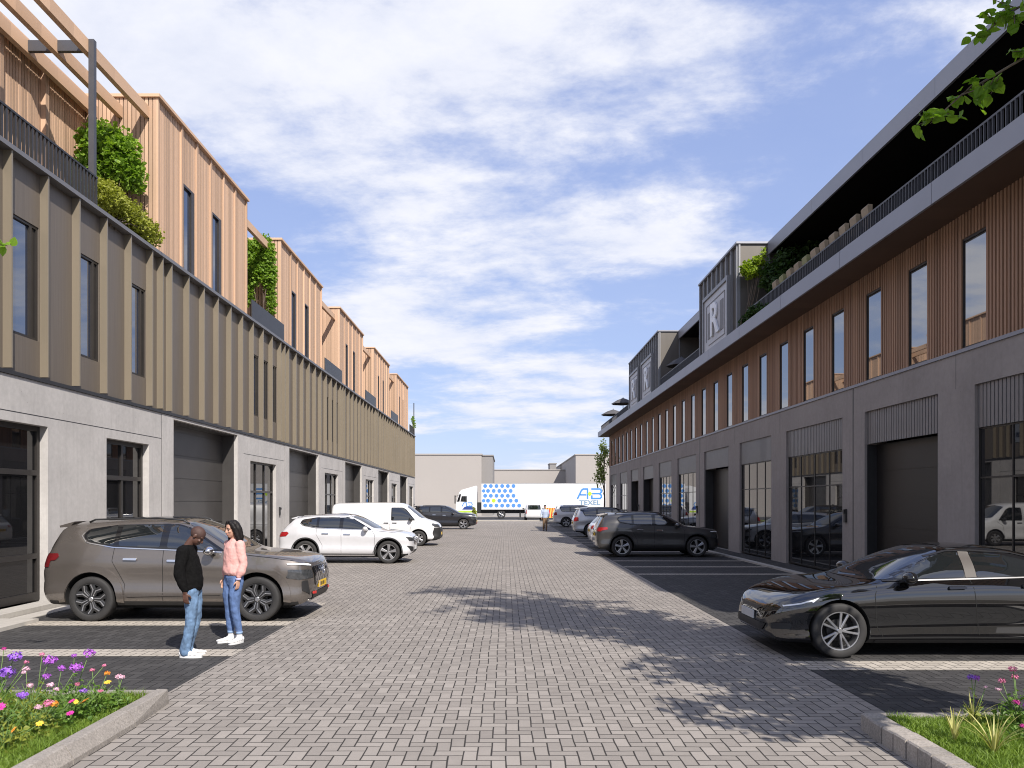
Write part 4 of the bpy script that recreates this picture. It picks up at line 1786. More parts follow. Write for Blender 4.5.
def variant(base, sx=1.0, sz=1.0, **kw):
    """stretch a profile and change what differs"""
    P = dict(base)
    for k in ('top', 'belt', 'bot'):
        P[k] = [(x * sx, z * sz) for x, z in base[k]]
    P['plan'] = [(x * sx, v) for x, v in base['plan']]
    for k in ('surround', 'trim', 'tail', 'sill', 'pillar', 'head_side', 'spoiler'):
        if k in base:
            P[k] = [(x * sx, z * sz) for x, z in base[k]]
    for k in ('windows', 'seams', 'crease'):
        if k in base:
            P[k] = [[(x * sx, z * sz) for x, z in q] for q in base[k]]
    for k in ('screen', 'rear', 'tail_rear', 'head', 'drl'):
        if k in base:
            P[k] = [(y, z * sz) for y, z in base[k]]
    P['handles'] = [(x * sx, z * sz) for x, z in base.get('handles', [])]
    P['axles'] = tuple(a * sx for a in base['axles'])
    P.update(kw)
    return P


def trimmed(P, nose=1.0, tail=1.0, sz=1.0):
    """shorten or lengthen the overhangs, scale the heights above the wheel centre"""
    a0, a1 = P['axles']
    fx = lambda x: a1 + (x - a1) * nose if x > a1 else (a0 + (x - a0) * tail if x < a0 else x)
    fz = lambda z: z if z < .5 else .5 + (z - .5) * sz
    Q = dict(P)
    for k in ('top', 'belt', 'bot', 'surround', 'trim', 'tail', 'sill', 'pillar', 'head_side', 'drl_side', 'spoiler'):
        if k in P:
            Q[k] = [(fx(x), fz(z)) for x, z in P[k]]
    Q['plan'] = [(fx(x), v) for x, v in P['plan']]
    for k in ('windows', 'seams', 'crease'):
        if k in P:
            Q[k] = [[(fx(x), fz(z)) for x, z in q] for q in P[k]]
    for k in ('screen', 'rear', 'tail_rear', 'head', 'drl'):
        if k in P:
            Q[k] = [(y, fz(z)) for y, z in P[k]]
    Q['handles'] = [(x, fz(z)) for x, z in P.get('handles', [])]
    if 'mirror' in P:
        Q['mirror'] = (fx(P['mirror'][0]), fz(P['mirror'][1]))
    if 'grille' in P:
        g = P['grille']
        Q['grille'] = (g[0], fz(g[1]), fz(g[2]), g[3])
        if P.get('emblem'):
            Q['emblem'] = (fz(P['emblem'][0]),) + tuple(P['emblem'][1:])
    Q['front_patches'] = [((q[0], [(y, fz(z)) for y, z in q[1]], q[2]), mt, nm) for q, mt, nm in P.get('front_patches', [])]
    Q['plates'] = [(a, fz(z), mt) for a, z, mt in P.get('plates', [])]
    return Q


GLC = variant(SUV, .985, .985, style='five', grille=(.40, .62, .86, 'bars'), emblem=(.74, .085, 'star'),
              trim=[(.80, 1.10), (-.2, 1.135), (-1.0, 1.17), (-1.44, 1.25), (-1.55, 1.34)],
              tail=[(-2.24, 1.03), (-1.97, 1.05), (-1.90, 1.0), (-2.0, .90), (-2.26, .88)],
              tail_rear=[(.86, 1.03), (.42, 1.02), (.42, .92), (.86, .88)], tail_mat=M_TAIL,
              head=[(.86, .88), (.46, .84), (.46, .74), (.80, .74)], head_mat=M_LAMPD, drl=[(.84, .88), (.5, .85)],
              front_patches=[(('one', [(-.40, .42), (.40, .42), (.36, .33), (-.36, .33)], .008), M_BLKPL, 'lower_intake'),
                             (('pair', [(.84, .58), (.55, .54), (.55, .40), (.74, .40)], .008), M_BLKPL, 'bumper_vent'),
                             (('one', [(-.72, .315), (.72, .315), (.62, .285), (-.62, .285)], .012), M_CHROME, 'skid_plate')],
              plates=[(1, .50, M_WPLATE), (-1, .80, M_YPLATE)], crease=[], rail_mat=M_CHROME,
              sill=[(.93, .30), (-.88, .30), (-.88, .255), (.93, .255)], sill_mat=M_CHROME)
for k in ('top',):
    GLC['top'] = [(-2.30, .88), (-2.27, .99), (-2.18, 1.10), (-1.90, 1.38), (-1.78, 1.49), (-1.62, 1.54), (-1.1, 1.60), (-.4, 1.63), (0.02, 1.61), (.3, 1.53), (.65, 1.35), (1.02, 1.145), (1.15, 1.11), (1.6, 1.06), (2.0, 1.0), (2.16, .95), (2.25, .86), (2.30, .74)]

TIG = variant(SUV, .975, .985, style='five', grille=(.50, .74, .86, 'bars'), emblem=None, tail_mat=M_TAIL,
              tail=[(-2.20, 1.06), (-1.88, 1.08), (-1.86, 1.0), (-2.0, .97), (-2.22, .94)],
              tail_rear=[(.86, 1.04), (.45, 1.02), (.45, .93), (.86, .92)],
              plates=[(1, .54, M_YPLATE), (-1, .80, M_YPLATE)], crease=[[(.8, .45), (-.75, .43)]], trim_mat=M_BLKPL, rail_mat=M_BLKPL)

ROVER = variant(SUV, 1.0, 1.03, style='five', grille=(.50, .74, .88, 'bars'), emblem=None,
                top=[(-2.33, .92), (-2.31, 1.05), (-2.25, 1.20), (-2.08, 1.56), (-2.0, 1.66), (-1.8, 1.71), (-.5, 1.735), (.1, 1.70), (.35, 1.62), (.7, 1.44), (1.02, 1.25), (1.15, 1.21), (1.6, 1.18), (2.0, 1.13), (2.2, 1.07), (2.29, .95), (2.33, .78)],
                surround=[(.80, 1.20), (-.2, 1.215), (-1.0, 1.225), (-1.72, 1.24), (-1.86, 1.50), (-1.8, 1.60), (-1.0, 1.62), (-.2, 1.625), (.06, 1.62), (.22, 1.56)],
                windows=[[(.72, 1.22), (-.12, 1.235), (-.12, 1.60), (.04, 1.60), (.2, 1.54)], [(-.24, 1.235), (-.98, 1.245), (-.98, 1.60), (-.24, 1.605)],
                         [(-1.08, 1.25), (-1.68, 1.26), (-1.78, 1.50), (-1.72, 1.58), (-1.08, 1.60)]],
                screen=[(-.62, 1.60), (0, 1.66), (.62, 1.60), (.78, 1.27), (.4, 1.25), (-.4, 1.25), (-.78, 1.27)],
                rear=[(-.62, 1.55), (0, 1.58), (.62, 1.55), (.72, 1.24), (-.72, 1.24)],
                trim=[(.75, 1.19), (-1.7, 1.225)], trim_mat=M_BLKPL,
                tail=[(-2.25, 1.15), (-2.08, 1.16), (-2.05, .95), (-2.28, .93)], tail_rear=[(.86, 1.12), (.62, 1.12), (.62, .92), (.86, .92)], tail_mat=M_TAIL,
                plates=[(1, .58, M_YPLATE), (-1, .80, M_YPLATE)], crease=[[(.8, .50), (-.75, .48)]])

SEDAN = dict(
    W=.98, wr=.352, rw=.25, axles=(-1.51, 1.45), gap=.035, tumble=.58,
    side=[(0.0, .93), (.05, .985), (.12, 1.0), (.17, .993), (.22, .988), (.30, .986), (.44, .990), (.56, .997), (.70, 1.0), (.80, .997), (.88, .983), (.94, .952), (1.0, .895)],
    top=[(-2.47, .86), (-2.44, .96), (-2.36, 1.02), (-2.1, 1.06), (-1.7, 1.17), (-1.3, 1.30), (-.9, 1.385), (-.45, 1.43), (-.1, 1.415), (.25, 1.31), (.6, 1.15), (.95, .99), (1.1, .955), (1.5, .905), (1.9, .83), (2.15, .76), (2.32, .68), (2.40, .58), (2.42, .50)],
    belt=[(-2.47, .80), (-2.3, .93), (-1.9, .985), (-1.4, 1.0), (-.8, 1.005), (0, .985), (.7, .955), (1.1, .915), (1.5, .88), (1.9, .80), (2.15, .72), (2.32, .62), (2.42, .46)],
    bot=[(-2.47, .45), (-2.38, .28), (-2.1, .20), (2.0, .19), (2.25, .20), (2.38, .26), (2.42, .31)],
    plan=[(-2.47, .66), (-2.42, .78), (-2.3, .87), (-2.0, .95), (-1.5, 1.0), (-1.1, .99), (0, .955), (1.0, .97), (1.45, 1.0), (1.8, .975), (2.05, .91), (2.22, .82), (2.34, .69), (2.42, .50)],
    surround=[(.86, .985), (-.25, 1.015), (-1.2, 1.045), (-1.62, 1.07), (-1.25, 1.23), (-.9, 1.315), (-.4, 1.345), (-.08, 1.335), (.18, 1.27)],
    windows=[[(.70, 1.0), (-.20, 1.025), (-.24, 1.335), (-.06, 1.325), (.14, 1.265)],
             [(-.36, 1.025), (-1.02, 1.045), (-1.16, 1.12), (-1.1, 1.22), (-.8, 1.30), (-.38, 1.335)]],
    trim=[(.84, .975), (-.25, 1.005), (-1.2, 1.035), (-1.66, 1.065), (-1.28, 1.24), (-.92, 1.325), (-.4, 1.355), (-.08, 1.345), (.2, 1.275)],
    trim_mat=M_RIMD,
    pillar=[(-.215, 1.02), (-.355, 1.025), (-.375, 1.335), (-.245, 1.34)], pillar_mat=plain('pillar_brown', (.06, .05, .044), .6),
    seams=[[(.93, .95), (1.0, .80), (.98, .42), (.90, .28)], [(-.26, 1.0), (-.29, .70), (-.33, .30)], [(-1.18, 1.0), (-1.12, .8), (-1.0, .55), (-1.0, .30)], [(1.0, .93), (1.5, .885), (2.0, .80)]],
    handles=[(-.06, .90), (-.98, .925)], handle_mat=M_BLKGL,
    mirror=(.60, .985), mirror_mat=M_BLKGL,
    screen=[(-.56, 1.345), (-.3, 1.37), (0, 1.38), (.3, 1.37), (.56, 1.345), (.80, .985), (.45, .972), (-.45, .972), (-.80, .985)],
    rear=[(-.5, 1.32), (.5, 1.32), (.66, 1.09), (-.66, 1.09)],
    roofglass=[(-.12, .48), (-1.1, .46), (-1.1, -.46), (-.12, -.48)],
    tail=[(-2.34, .97), (-2.05, .96), (-2.1, .90), (-2.40, .87)], tail_rear=[(.82, .92), (.35, .93), (.35, .87), (.82, .84)],
    head_side=[(2.26, .655), (2.02, .715), (1.74, .775), (1.70, .745), (1.95, .665), (2.2, .615)],
    head_mat=M_LAMPD, drl_side=[(2.20, .648), (1.98, .690), (1.74, .768), (1.98, .728), (2.24, .668)],
    front_patches=[(('one', [(-.60, .40), (.60, .40), (.52, .30), (-.52, .30)], .008), M_BLKPL, 'lower_intake'),
                   (('one', [(-.46, .60), (.46, .60), (.30, .55), (-.30, .55)], .006), M_BLKPL, 'nose_grille'),
                   (('pair', [(.86, .44), (.68, .42), (.68, .34), (.86, .36)], .008), M_BLKPL, 'bumper_vent')],
    plates=[(1, .47, M_WPLATE)],
    sill=[(1.0, .235), (-1.05, .235), (-1.05, .195), (1.0, .195)],
    style='multi')

VAN = dict(
    W=.955, wr=.345, rw=.22, axles=(-1.5, 1.50), gap=.065, tumble=.16,
    top=[(-2.45, 1.0), (-2.44, 1.5), (-2.41, 1.80), (-2.34, 1.90), (-2.1, 1.935), (0, 1.96), (.55, 1.945), (.85, 1.88), (1.05, 1.76), (1.4, 1.49), (1.76, 1.22), (1.95, 1.16), (2.2, 1.08), (2.34, 1.0), (2.42, .88), (2.45, .74)],
    belt=[(-2.45, .95), (-2.38, 1.08), (-2.0, 1.10), (0, 1.10), (1.3, 1.09), (1.8, 1.04), (2.1, .98), (2.3, .90), (2.45, .68)],
    bot=[(-2.45, .48), (-2.38, .32), (-2.1, .27), (2.1, .24), (2.35, .28), (2.45, .38)],
    plan=[(-2.45, .86), (-2.40, .93), (-2.2, .985), (-1.5, 1.0), (1.4, 1.0), (1.8, .985), (2.1, .93), (2.28, .86), (2.38, .78), (2.45, .66)],
    windows=[[(1.30, 1.17), (.32, 1.16), (.32, 1.70), (.80, 1.70), (.92, 1.62)]],
    surround=[(1.36, 1.15), (.27, 1.14), (.27, 1.73), (.80, 1.73), (.96, 1.64)],
    seams=[[(.22, 1.75), (.22, .34)], [(1.42, 1.10), (1.15, .9), (1.08, .34)], [(-1.0, 1.78), (-1.0, .34)], [(.22, .98), (-2.3, .96)]],
    handles=[(.42, 1.04), (.05, 1.04)], handle_mat=M_BLKPL,
    mirror=(1.18, 1.16), mirror_mat=M_BLKPL,
    screen=[(-.66, 1.76), (0, 1.83), (.66, 1.76), (.80, 1.27), (.4, 1.245), (-.4, 1.245), (-.80, 1.27)],
    rear=[(-.65, 1.7), (.65, 1.7), (.7, 1.2), (-.7, 1.2)],
    tail_rear=[(.88, 1.2), (.78, 1.2), (.78, .75), (.88, .75)],
    head=[(.84, 1.00), (.50, .96), (.50, .84), (.82, .85)], head_side=[(2.34, .965), (2.12, 1.02), (2.08, .95), (2.22, .86), (2.40, .84)], head_mat=M_LAMPD,
    front_patches=[(('one', [(-.86, .83), (.86, .83), (.86, .30), (-.86, .30)], .008), M_BLKPL, 'dark_bumper')],
    sill=[(1.08, .29), (-1.05, .29), (-1.05, .25), (1.08, .25)],
    plates=[(1, .55, M_YPLATE)], style='van')

P_TAUPE = paint('paint_taupe', (0.165, 0.145, 0.131), .6, rough=.27)
P_WHITE = paint('paint_white', (0.66, 0.66, 0.67), 0.0)
P_SILVERW = paint('paint_pearl_white', (0.62, 0.62, 0.645), .2)
P_BLACK = paint('paint_black', (0.004, 0.004, 0.0045), 0.0, rough=.6, spec=0.0)
P_BLACK.node_tree.nodes['Principled BSDF'].inputs['Coat Roughness'].default_value = 0.004
P_BLACK.node_tree.nodes['Principled BSDF'].inputs['Coat IOR'].default_value = 2.05
P_NIGHT = paint('paint_near_black', (0.010, 0.010, 0.014), .2)
P_GREY = paint('paint_dark_grey', (0.052, 0.050, 0.050), .45)
P_SILVER = paint('paint_silver', (0.42, 0.43, 0.46), .5)
SUV = trimmed(SUV, .92, .92, 1.065)
GLC['spoiler'] = [(-1.66, 1.55), (-1.90, 1.485), (-1.89, 1.46), (-1.72, 1.48)]
ROVER['spoiler'] = [(-1.98, 1.69), (-2.16, 1.65), (-2.15, 1.62), (-2.02, 1.60)]
GLC = trimmed(GLC, .86, .97)
SEDAN = trimmed(SEDAN, .89, 1.0)
TIG = trimmed(TIG, .93, .95)
SUV['mirror_mat'] = M_CHROME
SUV['arch'] = .12
SUV['arch_mat'] = P_TAUPE
SUV['crease_mat'] = P_TAUPE
TIG['arch'] = .045
GLC['arch'] = .04

make_car('taupe seven seat car parked behind the two talking women', 'car', SUV, P_TAUPE, (-5.54, 14.05, 0), 0)
make_car('pearl white estate car with red tail light parked beside the white van', 'car', GLC, P_SILVERW, (-5.14, 26.3, 0), 0, scale=.98)
make_car('white panel van with black bumper parked between white and black cars', 'van', VAN, P_WHITE, (-5.42, 36.3, 0), 0, name='parked_van')
make_car('black four wheel drive parked last on the left before the lorry', 'car', ROVER, P_NIGHT, (-4.45, 57.5, 0), 0)
make_car('glossy black saloon with silver spoked wheels parked in the right foreground', 'car', SEDAN, P_BLACK, (5.70, 11.0, 0), math.pi)
make_car('dark grey car nosed towards the right facade, its red tail light facing the road', 'car', TIG, P_GREY, (5.50, 29.3, 0), 0)
make_car('white car mostly hidden behind the dark grey one', 'car', GLC, P_WHITE, (5.75, 34.2, 0), 0, scale=.95)
make_car('silver car with black roof between two white cars on the right', 'car', variant(ROVER, 1.0, .97, roofglass=[(.3, .72), (-1.95, .72), (-1.95, -.72), (.3, -.72)]), P_SILVER, (6.1, 44.8, 0), 0)
make_car('white four wheel drive farthest down the right parking bays', 'car', ROVER, P_WHITE, (6.05, 62.5, 0), 0)

# ------------------------------------------------------------------ articulated lorry
M_TWHITE = plain('lorry_white', (0.66, 0.66, 0.67), 0.4, var=.02, scale=.4)
M_DOT = plain('dot_blue', (0.075, 0.23, 0.56), 0.5, var=.03)
M_DOTG = plain('dot_green', (0.42, 0.62, 0.03), 0.5, var=.03)
M_LOGO = plain('logo_blue', (0.05, 0.22, 0.55), 0.5, var=.03)
M_LOGO2 = plain('logo_grey_blue', (0.16, 0.26, 0.38), 0.5, var=.03)
M_NAVY = plain('logo_navy', (0.02, 0.05, 0.22), 0.5, var=.03)
M_LIME = plain('lime_stripe', (0.38, 0.55, 0.05), 0.5)
TY = 92.0
lor = thing('lorry', 'white articulated lorry with blue dots and lettering across the far end of the street', 'lorry', (4, TY, 0))


def tp(mb, nm, mt, parent=None, **k):
    return mb.build(nm, mt, parent or lor, world=True, **k)


trl = tp(MB().box(-2.85, 11.6, TY, TY + 2.5, 1.10, 4.08), 'trailer', M_TWHITE)
q = MB().box(-2.87, 11.62, TY - .02, TY + 2.52, 4.082, 4.13).box(-2.87, 11.62, TY - .025, TY, 1.03, 1.098).box(11.602, 11.64, TY, TY + 2.5, 1.1, 4.08)
o = q.build('trailer_rail', plain('rail_grey', (.5, .5, .51), .4, .5), trl)
o.location = -wloc(trl)
dots, dg = MB(), MB()


def disc(mb, x, y, z, r, n=20):
    mb.prism([(x + r * math.cos(math.tau * k / n), z + r * math.sin(math.tau * k / n)) for k in range(n)], 'Y', y - .008, y - .001)


for row in range(5):
    z = 3.80 - row * .57
    cnt = [6, 6, 6, 7, 7][row]
    for k in range(cnt):
        x = -2.42 + k * .66 + (-.33 if row % 2 else 0)
        if x < -2.62:
            x = -2.6
        if row == 3 and k == 2:
            disc(dg, x, TY, z, .225)
        else:
            disc(dots, x, TY, z, .225 if x > -2.5 else .2)
for mb_, mt in ((dots, M_DOT), (dg, M_DOTG)):
    o = mb_.build('dot_pattern', mt, trl)
    o.location = -wloc(trl)
# A + B mark built from rounded strokes
lg = MB()


def stroke(mb, pts, w, y):
    for i in range(len(pts) - 1):
        a, b_ = Vector((pts[i][0], 0, pts[i][1])), Vector((pts[i + 1][0], 0, pts[i + 1][1]))
        d = (b_ - a).normalized()
        n = Vector((-d.z, 0, d.x)) * w / 2
        e = d * w * .35
        P4 = [a - e + n, b_ + e + n, b_ + e - n, a - e - n]
        mb.prism([(p.x, p.z) for p in P4], 'Y', y - .008 - .0007 * i, y - .001)


lx, lz = 8.35, 2.35
stroke(lg, [(lx, lz), (lx + .45, lz + .95), (lx + .65, lz + 1.1), (lx + 1.15, lz + 1.1), (lx + 1.15, lz)], .19, TY)
stroke(lg, [(lx + .35, lz + .42), (lx + .95, lz + .42)], .17, TY)
bx_ = lx + 1.75
stroke(lg, [(bx_ - .1, lz + 1.1), (bx_ + .85, lz + 1.1), (bx_ + 1.0, lz + .95), (bx_ + 1.0, lz + .72), (bx_ + .85, lz + .57), (bx_, lz + .57)], .19, TY)
stroke(lg, [(bx_ + .87, lz + .5), (bx_ + 1.02, lz + .36), (bx_ + 1.02, lz + .15), (bx_ + .87, lz), (bx_ - .1, lz), (bx_ - .1, lz + .3)], .19, TY)
o = lg.build('logo', M_LOGO, trl)
o.location = -wloc(trl)
d_ = MB().prism([(lx + 1.15, lz + .55), (lx + 1.42, lz + .25), (lx + 1.69, lz + .55), (lx + 1.42, lz + .85)], 'Y', TY - .016, TY - .012)
o = d_.build('logo_diamond', M_DOTG, trl)
o.location = -wloc(trl)
text_mesh('TEXEL', .78, .004, 'lettering', M_LOGO2, trl, (lx + 1.42, TY - .012, lz - .52), (R(90), 0, 0), 1.12, True)
# cab
cab = MB()
cab.prism([(-5.75, .62), (-5.85, 1.0), (-5.80, 1.9), (-5.45, 3.05), (-5.2, 3.35), (-3.45, 3.85), (-3.38, 3.6), (-3.38, .62)], 'Y', TY + .06, TY + 2.44)
c_ = tp(cab, 'cab', M_TWHITE)
for nm, poly, y, mt in (('side_window', [(-5.30, 2.0), (-4.55, 1.95), (-4.55, 2.62), (-5.15, 2.62)], TY + .05, M_CARGL),
                        ('windscreen_edge', [(-5.72, 1.98), (-5.42, 1.98), (-5.22, 2.85), (-5.42, 2.85)], TY + .052, M_BLKGL)):
    o = MB().prism(poly, 'Y', y - .01, y + .02).build(nm, mt, c_)
    o.location = -wloc(c_)
ws = MB()
ws.add([(-5.815, TY + .2, 1.95), (-5.815, TY + 2.3, 1.95), (-5.52, TY + 2.3, 2.9), (-5.52, TY + .2, 2.9)], [(0, 1, 2, 3)])
o = ws.build('windscreen', M_CARGL, c_, fix=False)
o.location = -wloc(c_)
o = MB().box(-5.82, -3.39, TY + .04, TY + .07, .72, .92).build('lime_stripe', M_LIME, c_)
o.location = -wloc(c_)
sw = MB().prism([(-5.1, 1.05), (-4.85, 1.35), (-4.2, 1.55), (-3.75, 1.35), (-3.62, 1.05)], 'Y', TY + .045, TY + .062)
o = sw.build('navy_swoosh', M_NAVY, c_)
o.location = -wloc(c_)
lg = MB()
stroke(lg, [(-5.1, 1.45), (-4.9, 1.85), (-4.6, 1.85), (-4.6, 1.45)], .09, TY + .052)
stroke(lg, [(-4.4, 1.85), (-4.0, 1.85), (-3.92, 1.65), (-4.0, 1.45), (-4.4, 1.45)], .09, TY + .052)
o = lg.build('logo', M_LOGO, c_)
o.location = -wloc(c_)
m_ = MB().box(-5.98, -5.86, TY - .22, TY + .0, 1.75, 2.7).bar((-5.85, TY - .1, 2.6), (-5.5, TY + .1, 2.7), .05, .05)
o = m_.build('mirror', M_BLKPL, c_)
o.location = -wloc(c_)
ch = MB().box(-5.2, 11.3, TY + .5, TY + 2.0, .62, 1.02).box(-3.36, -2.9, TY + .2, TY + 2.3, .7, 1.9)
ch.box(1.6, 1.75, TY + .3, TY + .5, .15, 1.02).box(1.6, 1.75, TY + 2.0, TY + 2.2, .15, 1.02)
tp(ch, 'chassis', M_BLKPL)
tp(MB().box(2.2, 5.8, TY + .12, TY + .16, .45, 1.0), 'side_guard', M_TWHITE)
tm, rm = wheel_meshes(.5, 'van', .3)
for x in (-4.95, -.55, 6.6, 7.9, 9.2):
    for s in (0, 1):
        w = bpy.data.objects.new('wheel', None)
        COL.objects.link(w)
        w.parent = lor
        w.location = Vector((x, TY + (.28 if s == 0 else 2.22), .5)) - wloc(lor)
        w.rotation_euler = (0, 0, 0 if s == 0 else math.pi)
        inst('tyre', tm, w)
        inst('rim', rm, w)
# small white delivery van end-on in front of the lorry
make_car('small white van standing end on in front of the lorry trailer', 'van', variant(VAN, .9, .95), P_WHITE, (2.95, 84.9, 0), R(90), name='parked_van', detail=False)
# hazard board at the pavement end
hz = thing('hazard_board', 'red and yellow striped hazard board near the walking man', 'barrier', (4.4, 79.0, 0))
MB().box(3.95, 4.9, 78.98, 79.02, .35, 1.35).build('board', plain('board_yellow', (.55, .50, .10), .5), hz, world=True)
st_ = MB()
for k in range(4):
    x = 4.0 + k * .24
    st_.prism([(x, .36), (x + .10, .36), (min(x + .22, 4.89), 1.34), (min(x + .12, 4.80), 1.34)], 'Y', 78.965, 78.978)
st_.build('stripes', M_RED, hz, world=True)
MB().bar((4.1, 79.05, 0), (4.1, 79.05, 1.3), .05, .05).bar((4.75, 79.05, 0), (4.75, 79.05, 1.3), .05, .05).box(3.9, 4.95, 78.85, 79.25, 0, .08).build('stand', M_BLKPL, hz, world=True)
# ================================================================== PEOPLE
M_SKIN_D = plain('skin_deep_brown', (0.085, 0.040, 0.028), 0.45, var=.08, scale=12)
M_SKIN_M = plain('skin_tan', (0.42, 0.235, 0.165), 0.5, var=.06, scale=12)
M_BLACKKNIT = plain('black_knit', (0.006, 0.0058, 0.006), 0.95, var=.3, spec=.1, scale=30, bumps=.4, bscale=60)
M_PINK = plain('pink_sweater', (0.62, 0.33, 0.30), 0.85, var=.06, scale=14, bumps=.4, bscale=35)
M_DENIM = plain('blue_denim', (0.105, 0.175, 0.285), 0.85, var=.45, scale=11, stretch=(1, 1, .6), bumps=.3, bscale=40)
M_DENIM2 = plain('mid_blue_denim', (0.080, 0.135, 0.28), 0.85, var=.35, scale=9, stretch=(1, 1, .6), bumps=.3, bscale=40)
M_SHOE = plain('white_trainers', (0.74, 0.73, 0.72), 0.6, var=.05)
M_SOLE = plain('shoe_sole', (0.6, 0.6, 0.6), 0.7)
M_HAIR = plain('dark_hair', (0.010, 0.008, 0.008), 0.6, spec=.25, var=.4, scale=40, stretch=(1, 1, .15))
M_STUB = plain('shaved_hair', (0.055, 0.026, 0.020), 0.7, var=.2, scale=50)
M_EYE = plain('eye_dark', (0.01, 0.008, 0.008), 0.2)
M_LIP = plain('lips', (0.30, 0.09, 0.085), 0.45)
M_SHIRT = plain('pale_blue_shirt', (0.36, 0.42, 0.56), 0.85, var=.08)
M_TAN = plain('tan_trousers', (0.16, 0.10, 0.06), 0.85, var=.1)


def stack(mb, rows, n=20):
    """horizontal elliptical slices (cx, cy, z, rx, ry)"""
    vs = []
    for (cx, cy, z, rx, ry) in rows:
        for k in range(n):
            a = math.tau * k / n
            vs.append((cx + rx * math.cos(a), cy + ry * math.sin(a), z))
    fs = []
    m = len(rows)
    for i in range(m - 1):
        for k in range(n):
            fs.append((i * n + k, i * n + (k + 1) % n, (i + 1) * n + (k + 1) % n, (i + 1) * n + k))
    fs.append(tuple(range(n - 1, -1, -1)))
    fs.append(tuple((m - 1) * n + k for k in range(n)))
    mb.add(vs, fs, 0, True)


def limb(mb, pts, radii, n=12):
    """tapered tube with rounded ends through smoothed joints"""
    P = [Vector(p) for p in pts]
    out, rad = [], []
    for i in range(len(P) - 1):
        p0 = P[i - 1] if i > 0 else P[i] * 2 - P[i + 1]
        p3 = P[i + 2] if i + 2 < len(P) else P[i + 1] * 2 - P[i]
        for k in range(5):
            t = k / 5
            q = .5 * ((2 * P[i]) + (P[i + 1] - p0) * t + (2 * p0 - 5 * P[i] + 4 * P[i + 1] - p3) * t * t + (3 * P[i] - p0 - 3 * P[i + 1] + p3) * t ** 3)
            out.append(q)
            rad.append(radii[i] + (radii[i + 1] - radii[i]) * t)
    out.append(P[-1])
    rad.append(radii[-1])
    d0 = (out[0] - out[1]).normalized()
    d1 = (out[-1] - out[-2]).normalized()
    r0, r1 = rad[0], rad[-1]
    pre = [(out[0] + d0 * r0 * s, r0 * math.sqrt(max(0, 1 - s * s))) for s in (.98, .8, .45)]
    post = [(out[-1] + d1 * r1 * s, r1 * math.sqrt(max(0, 1 - s * s))) for s in (.45, .8, .98)]
    out = [p for p, _ in pre] + out + [p for p, _ in post]
    rad = [max(r, .0015) for _, r in pre] + rad + [max(r, .0015) for _, r in post]
    mb.tube(out, rad, n)


def fuse(mb, name, mat, parent, voxel=.011, smooth=4, disp=0.0, dscale=.1):
    o = mb.build(name, mat, parent)
    rm = o.modifiers.new('r', 'REMESH')
    rm.mode = 'VOXEL'
    rm.voxel_size = voxel
    rm.use_smooth_shade = True
    sm = o.modifiers.new('s', 'SMOOTH')
    sm.iterations = smooth
    sm.factor = .5
    if disp:
        tx = bpy.data.textures.new('folds', 'CLOUDS')
        tx.noise_scale = dscale
        d = o.modifiers.new('d', 'DISPLACE')
        d.texture = tx
        d.strength = disp
        d.mid_level = .5
    me = evaluated_mesh(o)
    o.modifiers.clear()
    old = o.data
    o.data = me
    me.name = name
    bpy.data.meshes.remove(old)
    for p in me.polygons:
        p.use_smooth = True
    if not me.materials:
        me.materials.append(mat)
    return o


def hand(mb, wrist, d, palm_n, side, s=1.0, curl=.5):
    """palm, four unequal fingers and a thumb. d: along the hand, palm_n: out of the palm, side: towards the thumb"""
    w, d, pn, sd = Vector(wrist), Vector(d).normalized(), Vector(palm_n).normalized(), Vector(side).normalized()
    c0, c1 = w + d * .012 * s, w + d * .085 * s
    for q in (-.024, -.008, .008, .024):
        limb(mb, [w + sd * q * .7 * s, c1 + sd * q * s], [.014 * s, .013 * s], 8)
    ln = {-.026: .055, -.009: .070, .009: .076, .026: .068}
    for q, L_ in ln.items():
        a = c1 + sd * q * s
        b_ = a + (d * .95 + pn * .25 * curl + sd * q * 1.2) * L_ * .5 * s
        c = b_ + (d * .75 + pn * .75 * curl) * L_ * .32 * s
        e = c + (d * .45 + pn * 1.0 * curl) * L_ * .26 * s
        limb(mb, [a, b_, c, e], [.0105 * s, .0095 * s, .0088 * s, .0075 * s], 8)
    t0 = w + d * .025 * s + sd * .022 * s
    t1 = t0 + (d * .6 + sd * .75 + pn * .25) * .038 * s
    t2 = t1 + (d * .95 + sd * .15 + pn * .35) * .034 * s
    limb(mb, [t0, t1, t2], [.0145 * s, .0115 * s, .0085 * s], 8)


